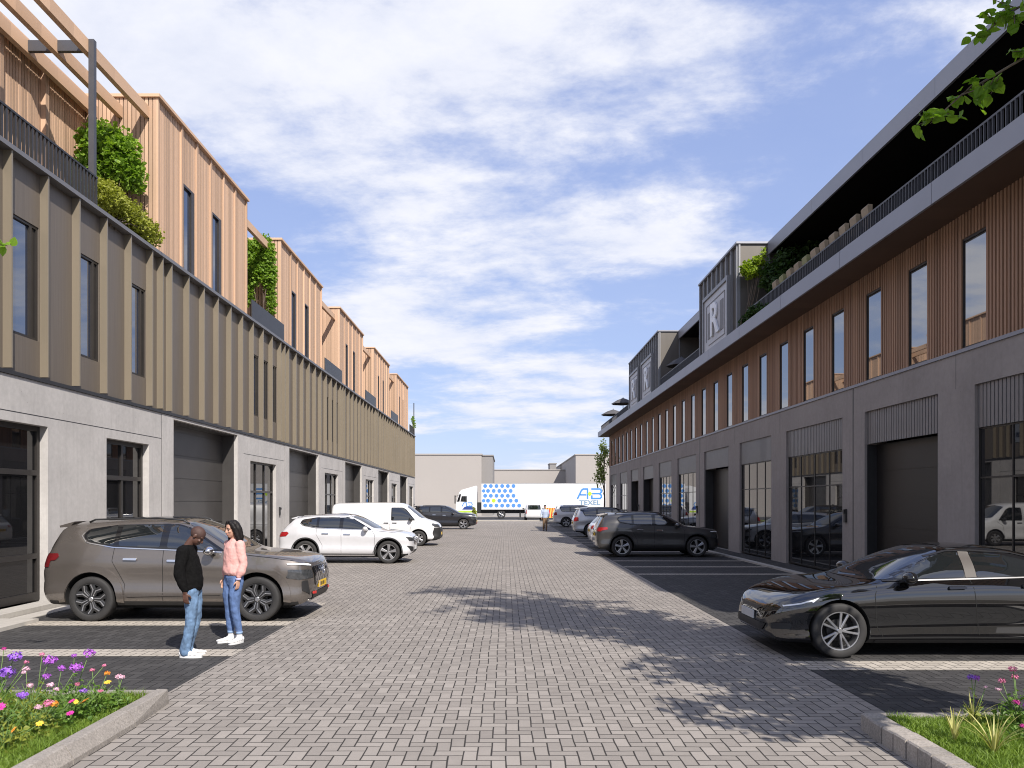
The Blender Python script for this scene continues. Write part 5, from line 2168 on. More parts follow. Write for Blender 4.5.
def head(mb, c, tilt, s=1.0):
    """skull, jaw, nose, brow, ears; faces +X, tilt = pitch down"""
    Rm = Matrix.Rotation(tilt, 3, 'Y')
    c = Vector(c)
    f = lambda x, y, z: c + Rm @ (Vector((x, y, z)) * s)
    mb.ell(f(-.012, 0, .035), (.098 * s, .077 * s, .090 * s), Rm, 20, 14)
    mb.ell(f(.020, 0, -.035), (.070 * s, .061 * s, .078 * s), Rm, 18, 12)
    mb.ell(f(.050, 0, -.083), (.032 * s, .034 * s, .028 * s), Rm, 12, 8)       # chin
    limb(mb, [f(.082, 0, .020), f(.100, 0, -.012), f(.106, 0, -.024)], [.010 * s, .012 * s, .013 * s], 8)
    mb.ell(f(.092, 0, -.028), (.014 * s, .018 * s, .009 * s), Rm, 8, 6)
    for q in (-1, 1):
        mb.ell(f(.070, q * .032, .032), (.018 * s, .026 * s, .010 * s), Rm, 8, 6)   # brow
        mb.ell(f(.066, q * .040, -.018), (.022 * s, .022 * s, .020 * s), Rm, 8, 6)  # cheek
        mb.ell(f(-.012, q * .078, .000), (.020 * s, .011 * s, .032 * s), Rm, 8, 8)  # ear
    limb(mb, [f(.080, -.018, -.055), f(.088, 0, -.053), f(.080, .018, -.055)], [.006 * s, .009 * s, .006 * s], 6)
    limb(mb, [f(.078, -.016, -.065), f(.085, 0, -.066), f(.078, .016, -.065)], [.006 * s, .009 * s, .006 * s], 6)
    return f


def face_bits(f, s, root, lip):
    for q in (-1, 1):
        MB().ell(f(.076, q * .031, .010), (.010 * s, .014 * s, .007 * s)).build('eye', M_EYE, root)
        b = MB()
        limb(b, [f(.083, q * .016, .032), f(.084, q * .034, .036), f(.072, q * .052, .030)], [.004 * s, .005 * s, .003 * s], 6)
        b.build('eyebrow', M_HAIR, root)
    b = MB()
    limb(b, [f(.083, -.020, -.060), f(.092, -.006, -.057), f(.092, .006, -.057), f(.083, .020, -.060)], [.003 * s, .007 * s, .007 * s, .003 * s], 8)
    b.build('mouth', lip, root)


def shoe(ankle, toe_dir, length, mat_parent):
    """trainer with sole"""
    a = Vector(ankle)
    d = Vector((toe_dir[0], toe_dir[1], 0)).normalized()
    sd = Vector((-d.y, d.x, 0))
    mb = MB()
    heel = Vector((a.x, a.y, 0)) - d * .065
    L = length
    for t, w, h in ((.06, .032, .075), (.22, .036, .085), (.38, .037, .075), (.55, .043, .056), (.75, .046, .044), (.90, .036, .036)):
        c = heel + d * L * t
        mb.ell((c.x, c.y, .018 + h * .5), (L * .14, w, h * .5), Matrix(((d.x, sd.x, 0), (d.y, sd.y, 0), (0, 0, 1))), 14, 10)
    limb(mb, [heel + d * L * .2 + Vector((0, 0, .06)), Vector((a.x, a.y, .115))], [.04, .042], 12)
    o = fuse(mb, 'shoe', M_SHOE, mat_parent, .007, 3)
    so = MB()
    out = []
    for k in range(24):
        t = k / 24 * math.tau
        u = .5 - .5 * math.cos(t)
        wdt = (.036 + .012 * math.sin(min(1, u) * math.pi * .9)) * (abs(math.sin(t)) ** .5)
        p = heel + d * (L * (u * 1.02 - .03)) + sd * wdt * (1 if math.sin(t) > 0 else -1)
        out.append((p.x, p.y))
    so.prism(out, 'Z', .001, .026)
    so.build('sole', M_SOLE, o)
    return o


# ---- the man in black, standing in profile with bowed head (faces +X)
def make_man():
    t = thing('person', 'man in black sweater and blue jeans standing with bowed head', 'person', (-4.06, 10.22, 0), R(6))
    body = MB()
    # legs
    LH, LK, LA = (0.0, .085, .86), (.015, .10, .47), (-.075, .095, .08)
    RH, RK, RA = (0.0, -.085, .86), (.010, -.10, .47), (-.055, -.10, .08)
    for h, k, a in ((LH, LK, LA), (RH, RK, RA)):
        limb(body, [h, k, a], [.085, .055, .036])
    stack(body, [(.0, 0, .80, .08, .12), (0, 0, .90, .105, .155), (-.005, 0, 1.02, .09, .135), (-.02, 0, 1.16, .09, .135), (-.05, 0, 1.30, .09, .15), (-.066, 0, 1.37, .07, .13), (-.066, 0, 1.41, .05, .07)])
    limb(body, [(-.072, 0, 1.37), (-.045, 0, 1.44), (.012, 0, 1.515)], [.062, .052, .052])
    f = head(body, (.062, 0, 1.548), R(42), .97)
    arms = []
    for s in (-1, 1):
        sh, el, wr = (-.06, s * .175, 1.365), (-.085, s * .225, 1.09), (-.03, s * .215, .845)
        limb(body, [sh, el, wr], [.05, .038, .026])
        hand(body, wr, (.12, 0, -1), (.35, -s * .9, 0), (1, s * .1, .0), 1.02, .55)
        arms.append((sh, el, wr))
    b = fuse(body, 'body', M_SKIN_D, t, .0075, 2)
    face_bits(f, .97, b, plain('lips_brown', (.11, .04, .035), .45))
    hr = MB().ell(f(-.016, 0, .040), (.099, .079, .090), Matrix.Rotation(R(42), 3, 'Y'), 20, 14)
    hr = fuse(hr, 'hair', M_STUB, b, .008, 2)
    sw = MB()
    stack(sw, [(.0, 0, .845, .105, .172), (.010, 0, .90, .120, .185), (.012, 0, 1.0, .122, .180), (-.008, 0, 1.15, .118, .175), (-.042, 0, 1.28, .115, .182), (-.062, 0, 1.36, .10, .165), (-.065, 0, 1.42, .080, .10), (-.055, 0, 1.44, .070, .078)])
    for (sh, el, wr) in arms:
        e2 = (el[0] - .01, el[1], el[2])
        w2 = (wr[0], wr[1], wr[2] + .035)
        limb(sw, [sh, ((sh[0] + el[0]) / 2 - .01, (sh[1] + el[1]) / 2, (sh[2] + el[2]) / 2), e2, ((el[0] + wr[0]) / 2 - .005, (el[1] + wr[1]) / 2, (el[2] + wr[2]) / 2), w2], [.082, .076, .068, .062, .040])
    fuse(sw, 'sweater', M_BLACKKNIT, b, .011, 4, .018, .09)
    jn = MB()
    stack(jn, [(0, 0, .80, .095, .14), (0, 0, .90, .115, .165), (0, 0, .95, .11, .155)])
    for h, k, a in ((LH, LK, LA), (RH, RK, RA)):
        limb(jn, [h, ((h[0] + k[0]) / 2 + .01, h[1], (h[2] + k[2]) / 2), k, ((k[0] + a[0]) / 2, a[1], .28), (a[0] - .005, a[1], .115), (a[0], a[1], .075)], [.100, .086, .068, .062, .062, .066])
    fuse(jn, 'jeans', M_DENIM, b, .010, 3, .022, .07)
    shoe(LA, (1, .08), .285, b)
    shoe(RA, (1, -.12), .285, b)
    return t


# ---- the woman in pink, long dark hair
def make_woman():
    t = thing('person', 'woman in pink sweater with long dark hair and cropped jeans', 'person', (-3.86, 11.2, 0), R(230))
    body = MB()
    LH, LK, LA = (0, .08, .88), (.03, .085, .49), (-.03, .095, .085)
    RH, RK, RA = (0, -.08, .88), (.025, -.075, .49), (.0, -.075, .085)
    for h, k, a in ((LH, LK, LA), (RH, RK, RA)):
        limb(body, [h, k, a], [.085, .050, .031])
    stack(body, [(0, 0, .82, .085, .13), (0, 0, .93, .105, .16), (0, 0, 1.05, .08, .12), (0, 0, 1.18, .09, .125), (0, 0, 1.32, .10, .145), (-.01, 0, 1.41, .075, .14), (-.01, 0, 1.445, .045, .07)])
    limb(body, [(-.012, 0, 1.40), (-.005, 0, 1.48), (.008, 0, 1.54)], [.052, .046, .046])
    f = head(body, (.025, 0, 1.60), R(8), .96)
    arms = []
    for s in (-1, 1):
        sh, el, wr = (-.01, s * .150, 1.385), (-.03, s * .192, 1.12), (.04, s * .185, .90)
        limb(body, [sh, el, wr], [.043, .034, .023])
        hand(body, wr, (.15, s * .04, -1), (.3, -s * .95, 0), (1, s * .15, .1), .92, .5)
        arms.append((sh, el, wr))
    b = fuse(body, 'body', M_SKIN_M, t, .0075, 2)
    face_bits(f, .96, b, M_LIP)
    hr = MB()
    hr.ell(f(-.028, 0, .045), (.100, .088, .092), None, 18, 12)
    for s in (-1, 1):
        limb(hr, [f(.035, s * .028, .118), f(.02, s * .082, .05), f(-.01, s * .098, -.06), f(-.02, s * .105, -.15), f(.0, s * .10, -.20)], [.026, .034, .038, .036, .02])
        limb(hr, [f(-.03, s * .05, .10), f(-.06, s * .075, .0), f(-.07, s * .075, -.13), f(-.065, s * .08, -.21)], [.035, .05, .05, .025])
    limb(hr, [f(-.06, 0, .10), f(-.10, 0, .0), f(-.10, 0, -.14), f(-.085, 0, -.22)], [.04, .055, .055, .03])
    fuse(hr, 'hair', M_HAIR, b, .009, 3, .012, .03)
    sw = MB()
    stack(sw, [(0, 0, .955, .118, .175), (.004, 0, 1.0, .132, .19), (.004, 0, 1.12, .125, .175), (0, 0, 1.25, .122, .170), (-.002, 0, 1.35, .112, .165), (-.008, 0, 1.41, .09, .145), (-.01, 0, 1.455, .058, .08), (-.006, 0, 1.475, .054, .062)])
    for (sh, el, wr) in arms:
        limb(sw, [sh, ((sh[0] + el[0]) / 2, (sh[1] + el[1]) / 2 + .0, (sh[2] + el[2]) / 2), el, ((el[0] + wr[0]) / 2, (el[1] + wr[1]) / 2, (el[2] + wr[2]) / 2), (wr[0] - .01, wr[1], wr[2] + .055)], [.070, .064, .058, .062, .038])
    fuse(sw, 'sweater', M_PINK, b, .010, 4, .020, .08)
    jn = MB()
    stack(jn, [(0, 0, .82, .092, .135), (0, 0, .93, .112, .165), (0, 0, 1.0, .10, .15)])
    for h, k, a in ((LH, LK, LA), (RH, RK, RA)):
        limb(jn, [h, ((h[0] + k[0]) / 2 + .015, h[1], (h[2] + k[2]) / 2), k, ((k[0] + a[0]) / 2, (k[1] + a[1]) / 2, .30), (a[0], a[1], .155)], [.098, .085, .062, .058, .044])
    fuse(jn, 'jeans', M_DENIM2, b, .010, 3, .016, .06)
    for a in (LA, RA):
        cf = MB().lathe([(.043, .13), (.046, .13), (.047, .165), (.044, .166)], 16, 'Z', (a[0], a[1], 0), closed=True)
        cf.build('jeans_cuff', plain('denim_cuff', (.22, .32, .48), .85), b)
    shoe(LA, (1, .25), .262, b)
    shoe(RA, (1, -.2), .262, b)
    br = MB().lathe([(.034, -.012), (.038, -.012), (.038, .012), (.034, .012)], 16, 'Z', (.04, .185, .915), closed=True)
    br.build('wristband', plain('wristband_lilac', (.45, .42, .62), .5), b)
    return t


def make_walker():
    t = thing('person', 'man in pale blue shirt and tan trousers walking far down the street', 'person', (2.62, 53.0, 0), R(-90))
    body = MB()
    LH, LK, LA = (0, .08, .88), (.12, .085, .49), (.10, .085, .085)
    RH, RK, RA = (0, -.08, .88), (.02, -.08, .48), (-.16, -.08, .11)
    for h, k, a in ((LH, LK, LA), (RH, RK, RA)):
        limb(body, [h, k, a], [.085, .055, .036])
        limb(body, [(a[0] - .02, a[1], a[2] - .03), (a[0] + .14, a[1], .04)], [.038, .03])
    stack(body, [(0, 0, .82, .09, .14), (0, 0, .95, .11, .165), (0, 0, 1.10, .10, .15), (0, 0, 1.30, .12, .18), (-.01, 0, 1.42, .09, .165), (-.01, 0, 1.46, .05, .08)])
    limb(body, [(-.01, 0, 1.43), (.01, 0, 1.56)], [.058, .053])
    f = head(body, (.02, 0, 1.63), R(3), 1.0)
    arms = []
    for s, sw_ in ((-1, .12), (1, -.10)):
        sh, el, wr = (-.01, s * .19, 1.40), (.0 + sw_ * .3, s * .25, 1.13), (.08 + sw_, s * .24, .90)
        limb(body, [sh, el, wr], [.05, .04, .028])
        hand(body, wr, (.2, 0, -1), (.2, -s, 0), (1, 0, 0), 1.0, .5)
        arms.append((sh, el, wr))
    b = fuse(body, 'body', M_SKIN_M, t, .012, 2)
    face_bits(f, 1.0, b, M_LIP)
    hr = MB().ell(f(-.02, 0, .055), (.100, .084, .088), None, 16, 10)
    fuse(hr, 'hair', M_HAIR, b, .012, 2)
    sw = MB()
    stack(sw, [(0, 0, .90, .12, .18), (0, 0, 1.10, .12, .175), (0, 0, 1.30, .135, .20), (-.01, 0, 1.42, .10, .175), (-.01, 0, 1.47, .065, .08)])
    for (sh, el, wr) in arms:
        limb(sw, [sh, el, (wr[0], wr[1], wr[2] + .06)], [.075, .06, .042])
    fuse(sw, 'shirt', M_SHIRT, b, .014, 3)
    jn = MB()
    stack(jn, [(0, 0, .84, .10, .15), (0, 0, .94, .115, .17)])
    for h, k, a in ((LH, LK, LA), (RH, RK, RA)):
        limb(jn, [h, k, (a[0], a[1], a[2] + .04)], [.10, .075, .06])
    fuse(jn, 'trousers', M_TAN, b, .014, 3)
    for a in (LA, RA):
        q = MB()
        limb(q, [(a[0] - .04, a[1], .05), (a[0] + .16, a[1], .04)], [.045, .04])
        q.build('shoe', M_BLKPL, b)
    return t


make_man()
make_woman()
make_walker()
# ================================================================== TREES AND PLANTS
M_BARK = plain('bark', (0.13, 0.10, 0.075), 0.9, var=.35, scale=14, stretch=(1, 1, .3), bumps=.5)
M_LIND = leafmat('lime_tree_leaves', (0.085, 0.18, 0.014), (0.21, 0.34, 0.03), .45)
M_GREEN = leafmat('climber_leaves', (0.10, 0.20, 0.02), (0.26, 0.38, 0.05), .4)
M_OLIVE = leafmat('hedge_leaves', (0.19, 0.21, 0.03), (0.34, 0.36, 0.06), .35)
M_DKGRN = leafmat('dark_leaves', (0.018, 0.045, 0.010), (0.05, 0.095, 0.02), .25)
M_YELGR = leafmat('yellow_green_leaves', (0.16, 0.24, 0.02), (0.28, 0.36, 0.03), .4)
M_PALE = leafmat('pale_tree_leaves', (0.14, 0.19, 0.05), (0.26, 0.31, 0.10), .35)
M_STEM = plain('green_stems', (0.10, 0.17, 0.04), 0.6)


def grow_tree(label, base, height, limbs, rnd, leaf_size, leaf_mat, per_tip, spread, trunk_r=.11):
    """trunk, limbs that end in given tip regions, leaves set around twigs"""
    t = thing('tree', label, 'tree', base)
    wood, crown = MB(), MB()
    B = Vector(base)
    pts = [Vector((0, 0, 0)), Vector((.03, .02, height * .3)), Vector((-.02, .05, height * .65)), Vector((.05, .0, height))]
    wood.tube(pts, [trunk_r * 1.25, trunk_r, trunk_r * .75, trunk_r * .3], 10)

    def on_trunk(z):
        f = min(max(z / height, 0), 1)
        i = min(int(f * 3), 2)
        return pts[i].lerp(pts[i + 1], f * 3 - i)
    for (tip, z0, n_twigs, rad) in limbs:
        tip = Vector(tip) - B
        st = on_trunk(z0)
        mid = st.lerp(tip, .5) + Vector((rnd.uniform(-.15, .15), rnd.uniform(-.15, .15), .18))
        q = [st, st.lerp(mid, .5) + Vector((0, 0, .06)), mid, mid.lerp(tip, .55), tip]
        wood.tube(q, [trunk_r * .42, trunk_r * .32, trunk_r * .22, trunk_r * .13, .006], 7)
        for _ in range(n_twigs):
            a = q[2].lerp(tip, rnd.uniform(.1, 1.0))
            d = Vector((rnd.gauss(0, 1), rnd.gauss(0, 1), rnd.gauss(0, .55))).normalized()
            e = a + d * rad * rnd.uniform(.35, 1.0)
            m = a.lerp(e, .5) + Vector((0, 0, .05))
            wood.tube([a, m, e], [.012, .008, .004], 5)
            for _k in range(per_tip):
                p = m.lerp(e, rnd.uniform(-.4, 1.05)) + Vector((rnd.gauss(0, spread), rnd.gauss(0, spread), rnd.gauss(0, spread)))
                leaf(crown, p, leaf_size * rnd.uniform(.7, 1.25), rnd)
    wood.build('trunk', M_BARK, t)
    crown.build('crown', leaf_mat, t, fix=False)
    return t


rnd = random.Random(21)
limbs = []
# lower branches that shade the near paving, higher ones the far patch
for (x, y, z) in [(4.5, 5.0, 4.3), (4.9, 4.7, 4.9), (5.2, 4.3, 4.4), (5.0, 5.4, 5.4), (5.8, 5.0, 4.8), (5.5, 4.2, 5.4), (4.6, 4.4, 5.6), (6.3, 5.0, 5.0), (5.5, 5.2, 3.9), (3.6, 3.9, 3.9), (4.2, 3.9, 3.6), (4.0, 4.3, 5.0), (5.2, 3.6, 4.0), (5.8, 3.8, 3.9), (3.9, 3.3, 3.6), (4.6, 3.3, 3.8), (5.6, 5.6, 6.2), (6.2, 5.2, 6.0)]:
    limbs.append(((x, y, z), 2.7, 15, .62))
for (x, y, z) in [(4.5, 5.6, 8.2), (5.1, 6.2, 8.6), (5.8, 6.0, 8.0), (5.3, 5.2, 9.4), (6.2, 6.4, 7.6), (6.0, 5.4, 9.9), (6.7, 5.6, 8.4), (4.9, 6.0, 10.2), (5.6, 6.4, 10.6), (5.7, 5.6, 7.2), (3.9, 4.9, 8.6), (4.2, 5.2, 9.4), (4.3, 5.3, 7.4), (4.1, 4.8, 10.2), (4.6, 5.4, 11.0), (4.4, 5.8, 11.8), (4.9, 6.3, 12.4), (5.6, 6.0, 11.8), (5.2, 5.4, 12.6), (6.2, 6.2, 11.0), (6.7, 6.3, 9.6), (6.2, 5.5, 6.5), (5.8, 5.3, 6.9), (6.6, 5.4, 6.6), (5.1, 5.2, 6.6), (5.4, 4.8, 6.2)]:
    limbs.append(((x, y, z), 5.0, 15, .72))
grow_tree('lime tree in the right bed, one leafy branch hanging into view', (6.1, 5.2, .1), 11.0, limbs, rnd, .12, M_LIND, 21, .09, .10)
# the branch that hangs into view
tr = [o for o in bpy.data.objects if o.name.startswith('tree')][-1]
br, bl = MB(), MB()
B = Vector(tr.location)
rb_ = random.Random(5)
for q in ([(6.0, 5.3, 5.3), (5.5, 6.0, 6.0), (5.0, 6.6, 6.12), (4.55, 6.95, 5.90), (4.1, 7.1, 5.66), (3.84, 7.15, 5.42)],
          [(5.9, 5.3, 5.7), (5.5, 6.0, 6.35), (5.1, 6.6, 6.50), (4.75, 6.95, 6.45), (4.5, 7.05, 6.38), (4.32, 7.1, 6.22)]):
    q = [Vector(p) - B for p in q]
    br.tube(q, [.03, .024, .017, .012, .008, .004], 7)
    for i in range(1, len(q) - 1):
        for k in range(5):
            a = q[i].lerp(q[i + 1], rb_.random())
            d = Vector((rb_.gauss(-.2, 1), rb_.gauss(0, .7), rb_.gauss(-.15, .6))).normalized()
            e = a + d * rb_.uniform(.10, .27)
            br.tube([a, a.lerp(e, .5), e], [.006, .005, .003], 5)
            for _ in range(7 if i > 2 else 9):
                leaf(bl, a.lerp(e, rb_.uniform(.3, 1.1)) + Vector((rb_.gauss(0, .02), rb_.gauss(0, .02), rb_.gauss(0, .02))), rb_.uniform(.065, .115), rb_)
br.build('branch', M_BARK, tr)
bl.build('branch_leaves', M_LIND, tr, fix=False)

# left tree: outside the frame, its shadow falls on paving and facade, a twig tip shows
rnd = random.Random(8)
limbs = [((x, y, z), z0, 9, .55) for (x, y, z, z0) in
         [(-5.6, 5.6, 4.6, 2.6), (-6.2, 6.6, 4.9, 2.8), (-6.9, 6.3, 5.4, 3.0), (-6.0, 5.0, 5.6, 3.2), (-6.8, 5.4, 6.2, 3.8), (-6.1, 6.0, 6.6, 4.2)]]
tl = grow_tree('tree in the left bed with only a twig tip showing at the left edge', (-6.4, 5.6, .08), 6.6, limbs, rnd, .12, M_LIND, 11, .07, .09)
br, bl = MB(), MB()
B = Vector(tl.location)
q = [Vector(p) - B for p in [(-6.2, 5.8, 4.0), (-5.6, 6.5, 4.35), (-5.0, 6.9, 4.40), (-4.62, 7.0, 4.32), (-4.43, 7.02, 4.27)]]
br.tube(q, [.022, .016, .011, .007, .003], 6)
rb_ = random.Random(15)
for k in range(7):
    p = q[3].lerp(q[4], rb_.random() * 1.05)
    leaf(bl, p + Vector((rb_.gauss(0, .02), 0, rb_.gauss(0, .02))), rb_.uniform(.08, .12), rb_)
for k in range(12):
    leaf(bl, q[1].lerp(q[2], rb_.random()), rb_.uniform(.08, .12), rb_)
br.build('branch', M_BARK, tl)
bl.build('branch_leaves', M_LIND, tl, fix=False)

# slim street tree at the far end of the right building
rnd = random.Random(31)
limbs = [((8.6 + rnd.uniform(-.6, .6), 69.5 + rnd.uniform(-.6, .6), z + .7), z - 1.0, 7, .5) for z in (3.6, 4.1, 4.6, 5.0, 5.4, 5.8, 6.2, 6.6, 3.9, 5.2)]
grow_tree('slim pale young tree at the far corner of the right building', (8.65, 69.5, 0), 7.0, limbs, rnd, .16, M_PALE, 15, .12, .07)


def foliage(name, label, cat, mat, blobs, n, size, seed, parent=None, stems=None, group=None, round_=True):
    """leaves spread through several uneven blobs (centre, radii)"""
    rnd = random.Random(seed)
    t = thing(name, label, cat, (blobs[0][0][0], blobs[0][0][1], stems or blobs[0][0][2] - blobs[0][1][2]), 0, group)
    mb = MB()
    wt = [b[1][0] * b[1][1] * b[1][2] for b in blobs]
    for _ in range(n):
        c, r = rnd.choices(blobs, wt)[0]
        while True:
            v = Vector((rnd.uniform(-1, 1), rnd.uniform(-1, 1), rnd.uniform(-1, 1)))
            if v.length < 1:
                break
        v = v * (0.75 + .25 * rnd.random()) if v.length > .4 else v * 1.6
        p = Vector((c[0] + v.x * r[0], c[1] + v.y * r[1], c[2] + v.z * r[2]))
        leaf(mb, p, size * rnd.uniform(.6, 1.25), rnd, round_)
    mb.build('foliage', mat, t, world=True, fix=False)
    wd = MB()
    z0 = t.location.z
    for k in range(7):
        c, r = rnd.choice(blobs)
        e = Vector((c[0] + rnd.uniform(-.6, .6) * r[0], c[1] + rnd.uniform(-.6, .6) * r[1], c[2] + rnd.uniform(-.2, .7) * r[2]))
        s = Vector((blobs[0][0][0] + rnd.uniform(-.2, .2), blobs[0][0][1] + rnd.uniform(-.2, .2), z0))
        wd.tube([s, s.lerp(e, .5) + Vector((rnd.uniform(-.1, .1), rnd.uniform(-.1, .1), .1)), e], [.02, .014, .005], 5)
    wd.build('stems', M_BARK, t, world=True)
    return t


# left roof terraces
foliage('climbing_plant', 'glossy green bush against the cedar wall behind the olive hedge', 'plant', M_GREEN,
        [((-9.75, 20.0, 10.7), (.55, .55, .8)), ((-10.3, 20.0, 11.0), (.6, .5, .75)), ((-9.5, 20.1, 10.3), (.35, .4, .5)), ((-10.5, 19.9, 10.2), (.5, .5, .6))], 5200, .115, 3, stems=8.25)
foliage('hedge', 'trimmed olive green hedge trailing over the left parapet', 'hedge', M_OLIVE,
        [((-9.05, 18.0, 8.95), (.35, .7, .42)), ((-9.0, 18.9, 8.85), (.34, .7, .42)), ((-9.0, 19.8, 8.75), (.34, .7, .40)), ((-9.3, 19.2, 8.8), (.4, 1.2, .4))], 5200, .075, 4, stems=8.25)
foliage('climbing_plant', 'tall climber trailing from the pergola beam between two cedar blocks', 'plant', M_GREEN,
        [((-9.65, 31.3, 11.9), (.55, .5, .75)), ((-10.0, 31.2, 11.2), (.6, .45, .8)), ((-9.4, 31.4, 11.0), (.3, .35, .9)), ((-9.35, 31.5, 10.0), (.2, .25, .8)), ((-10.4, 31.2, 12.0), (.5, .4, .5)), ((-10.2, 31.2, 10.2), (.3, .3, .6))], 6000, .115, 5, stems=8.25)
foliage('climbing_plant', 'small leafy spray by the dark post at the far end of the left parapet', 'plant', M_GREEN,
        [((-9.0, 76.6, 9.9), (.2, .25, .45)), ((-8.9, 76.7, 9.4), (.2, .2, .3))], 110, .15, 6, stems=8.25)
# right balcony
foliage('shrub', 'bright yellow green bush catching sun beside the metal box', 'shrub', M_YELGR,
        [((8.3, 27.2, 10.05), (.26, .25, .26)), ((8.65, 27.1, 10.2), (.24, .25, .24)), ((8.5, 27.1, 9.85), (.4, .25, .2)), ((8.8, 27.0, 10.5), (.08, .1, .22))], 700, .12, 7, stems=7.95)
foliage('shrub', 'dark green bush behind the balcony railing next to the yellow one', 'shrub', M_DKGRN,
        [((9.6, 26.6, 9.9), (.7, .5, .75)), ((10.3, 26.5, 10.2), (.6, .5, .6)), ((9.0, 26.7, 9.6), (.5, .4, .6)), ((9.2, 26.3, 9.0), (.5, .5, .8))], 3400, .14, 9, stems=7.95)
foliage('hedge', 'low dark hedge spilling along the grey balcony edge below the box', 'hedge', M_DKGRN,
        [((8.22, 27.1, 8.15), (.22, .4, .28)), ((8.25, 26.3, 8.25), (.24, .55, .32)), ((8.3, 25.5, 8.2), (.24, .5, .30)), ((8.3, 24.9, 8.1), (.2, .4, .22))], 3200, .075, 10, stems=7.95)
# verge by the lorry
sheet('verge', rect(-30, -3.2, 77.8, 79.9), .02, M_SOIL)
g = grass('verge_grass', -14, -3.25, 78, 79.8, .02, 5000, .08, .2, 77)
tag(g, 'strip of rough grass before the lorry cab', 'grass')
foliage('shrub', 'narrow yellow green shrub standing before the lorry cab', 'shrub', M_OLIVE, [((-3.2, 79, .8), (.28, .28, .75)), ((-3.2, 79, .4), (.35, .35, .4))], 500, .13, 12, stems=0.0)

# ------------------------------------------------------------------ flower beds
M_F = {'purple': plain('petal_purple', (0.26, 0.10, 0.55), .6, var=.25, scale=40), 'violet': plain('petal_violet', (0.36, 0.09, 0.50), .6, var=.25, scale=40),
       'pink': plain('petal_pink', (0.62, 0.17, 0.30), .6, var=.2, scale=40), 'magenta': plain('petal_magenta', (0.50, 0.03, 0.25), .6, var=.2, scale=40),
       'orange': plain('petal_orange', (0.75, 0.28, 0.03), .6, var=.2, scale=40), 'pale': plain('petal_pale_pink', (0.66, 0.40, 0.50), .6, var=.15, scale=40),
       'yellow': plain('petal_yellow', (0.72, 0.45, 0.04), .6, var=.2, scale=40)}
M_FL1 = leafmat('flower_leaves_green', (0.06, 0.13, 0.02), (0.15, 0.25, 0.04), .3)
M_FL2 = leafmat('flower_leaves_yellow', (0.15, 0.20, 0.03), (0.27, 0.28, 0.05), .3)


def bloom(mb, c, r, rnd, kind):
    """a head of many small petals (cluster) or a daisy disc of broad petals"""
    c = Vector(c)
    if kind == 'cluster':
        for _ in range(70):
            v = Vector((rnd.gauss(0, 1), rnd.gauss(0, 1), rnd.gauss(.25, .7))).normalized()
            p = c + Vector((v.x * r, v.y * r, v.z * r * .75)) * rnd.uniform(.55, 1.05)
            s = v.orthogonal().normalized() * r * .26
            u = v.cross(s).normalized() * r * .26
            a = rnd.uniform(0, 6)
            s, u = s * math.cos(a) + u * math.sin(a), u * math.cos(a) - s * math.sin(a)
            mb.add([p - s - u * .3, p + s - u * .3, p + u + v * r * .15], [(0, 1, 2)])
    else:
        n = Vector((rnd.gauss(0, .35), rnd.gauss(-.5, .3), 1)).normalized()
        s = n.orthogonal().normalized()
        u = n.cross(s)
        k = 9
        for i in range(k):
            a = math.tau * i / k + rnd.uniform(-.15, .15)
            d = s * math.cos(a) + u * math.sin(a)
            q = n.cross(d)
            mb.add([c + d * r * .1, c + d * r * .6 + q * r * .3 + n * r * .12, c + d * r * 1.05 + n * r * .05, c + d * r * .6 - q * r * .3 + n * r * .12], [(0, 1, 2, 3)])
        mb.ell(c + n * r * .08, (r * .24, r * .24, r * .18), None, 8, 6)


def flower_plant(label, base, heads, rnd, leafm, n_leaf, spread, lh, group='flowering plants in the beds', lsize=.055):
    """heads: (dx, dy, z, radius, colour, kind) relative to base"""
    t = thing('flowering_plant', label, 'flower', base, 0, group)
    st, lf = MB(), MB()
    for (dx, dy, z, r, colr, kind) in heads:
        m = Vector((dx * .45 + rnd.uniform(-.02, .02), dy * .45 + rnd.uniform(-.02, .02), z * .55))
        e = Vector((dx, dy, z))
        st.tube([(rnd.uniform(-.02, .02), rnd.uniform(-.02, .02), 0), m, e], [.005, .004, .003], 5)
        for _ in range(5):
            leaf(lf, Vector((0, 0, 0)).lerp(m, rnd.uniform(.3, 1)).lerp(e, rnd.uniform(0, .5)), lsize * .8, rnd, False)
    for _ in range(int(n_leaf * 2.4)):
        a = rnd.uniform(0, math.tau)
        q = spread * math.sqrt(rnd.random())
        h = lh * (1 - (q / spread) ** 2 * .6) * rnd.uniform(.15, 1.0)
        leaf(lf, (math.cos(a) * q, math.sin(a) * q, h), lsize * rnd.uniform(.4, 1.0), rnd, rnd.random() < .25, droop=-.1)
    for _ in range(16):
        a = rnd.uniform(0, math.tau)
        q = spread * rnd.uniform(.3, 1.0)
        st.tube([(0, 0, 0), (math.cos(a) * q * .4, math.sin(a) * q * .4, lh * .6), (math.cos(a) * q, math.sin(a) * q, lh * rnd.uniform(.7, 1.1))], [.004, .003, .002], 4)
    st.build('stems', M_STEM, t)
    lf.build('leaves', leafm, t, fix=False)
    for (dx, dy, z, r, colr, kind) in heads:
        b = MB()
        bloom(b, (dx, dy, z), r, rnd, kind)
        b.build('flower_head', M_F[colr], t, fix=False)
    return t


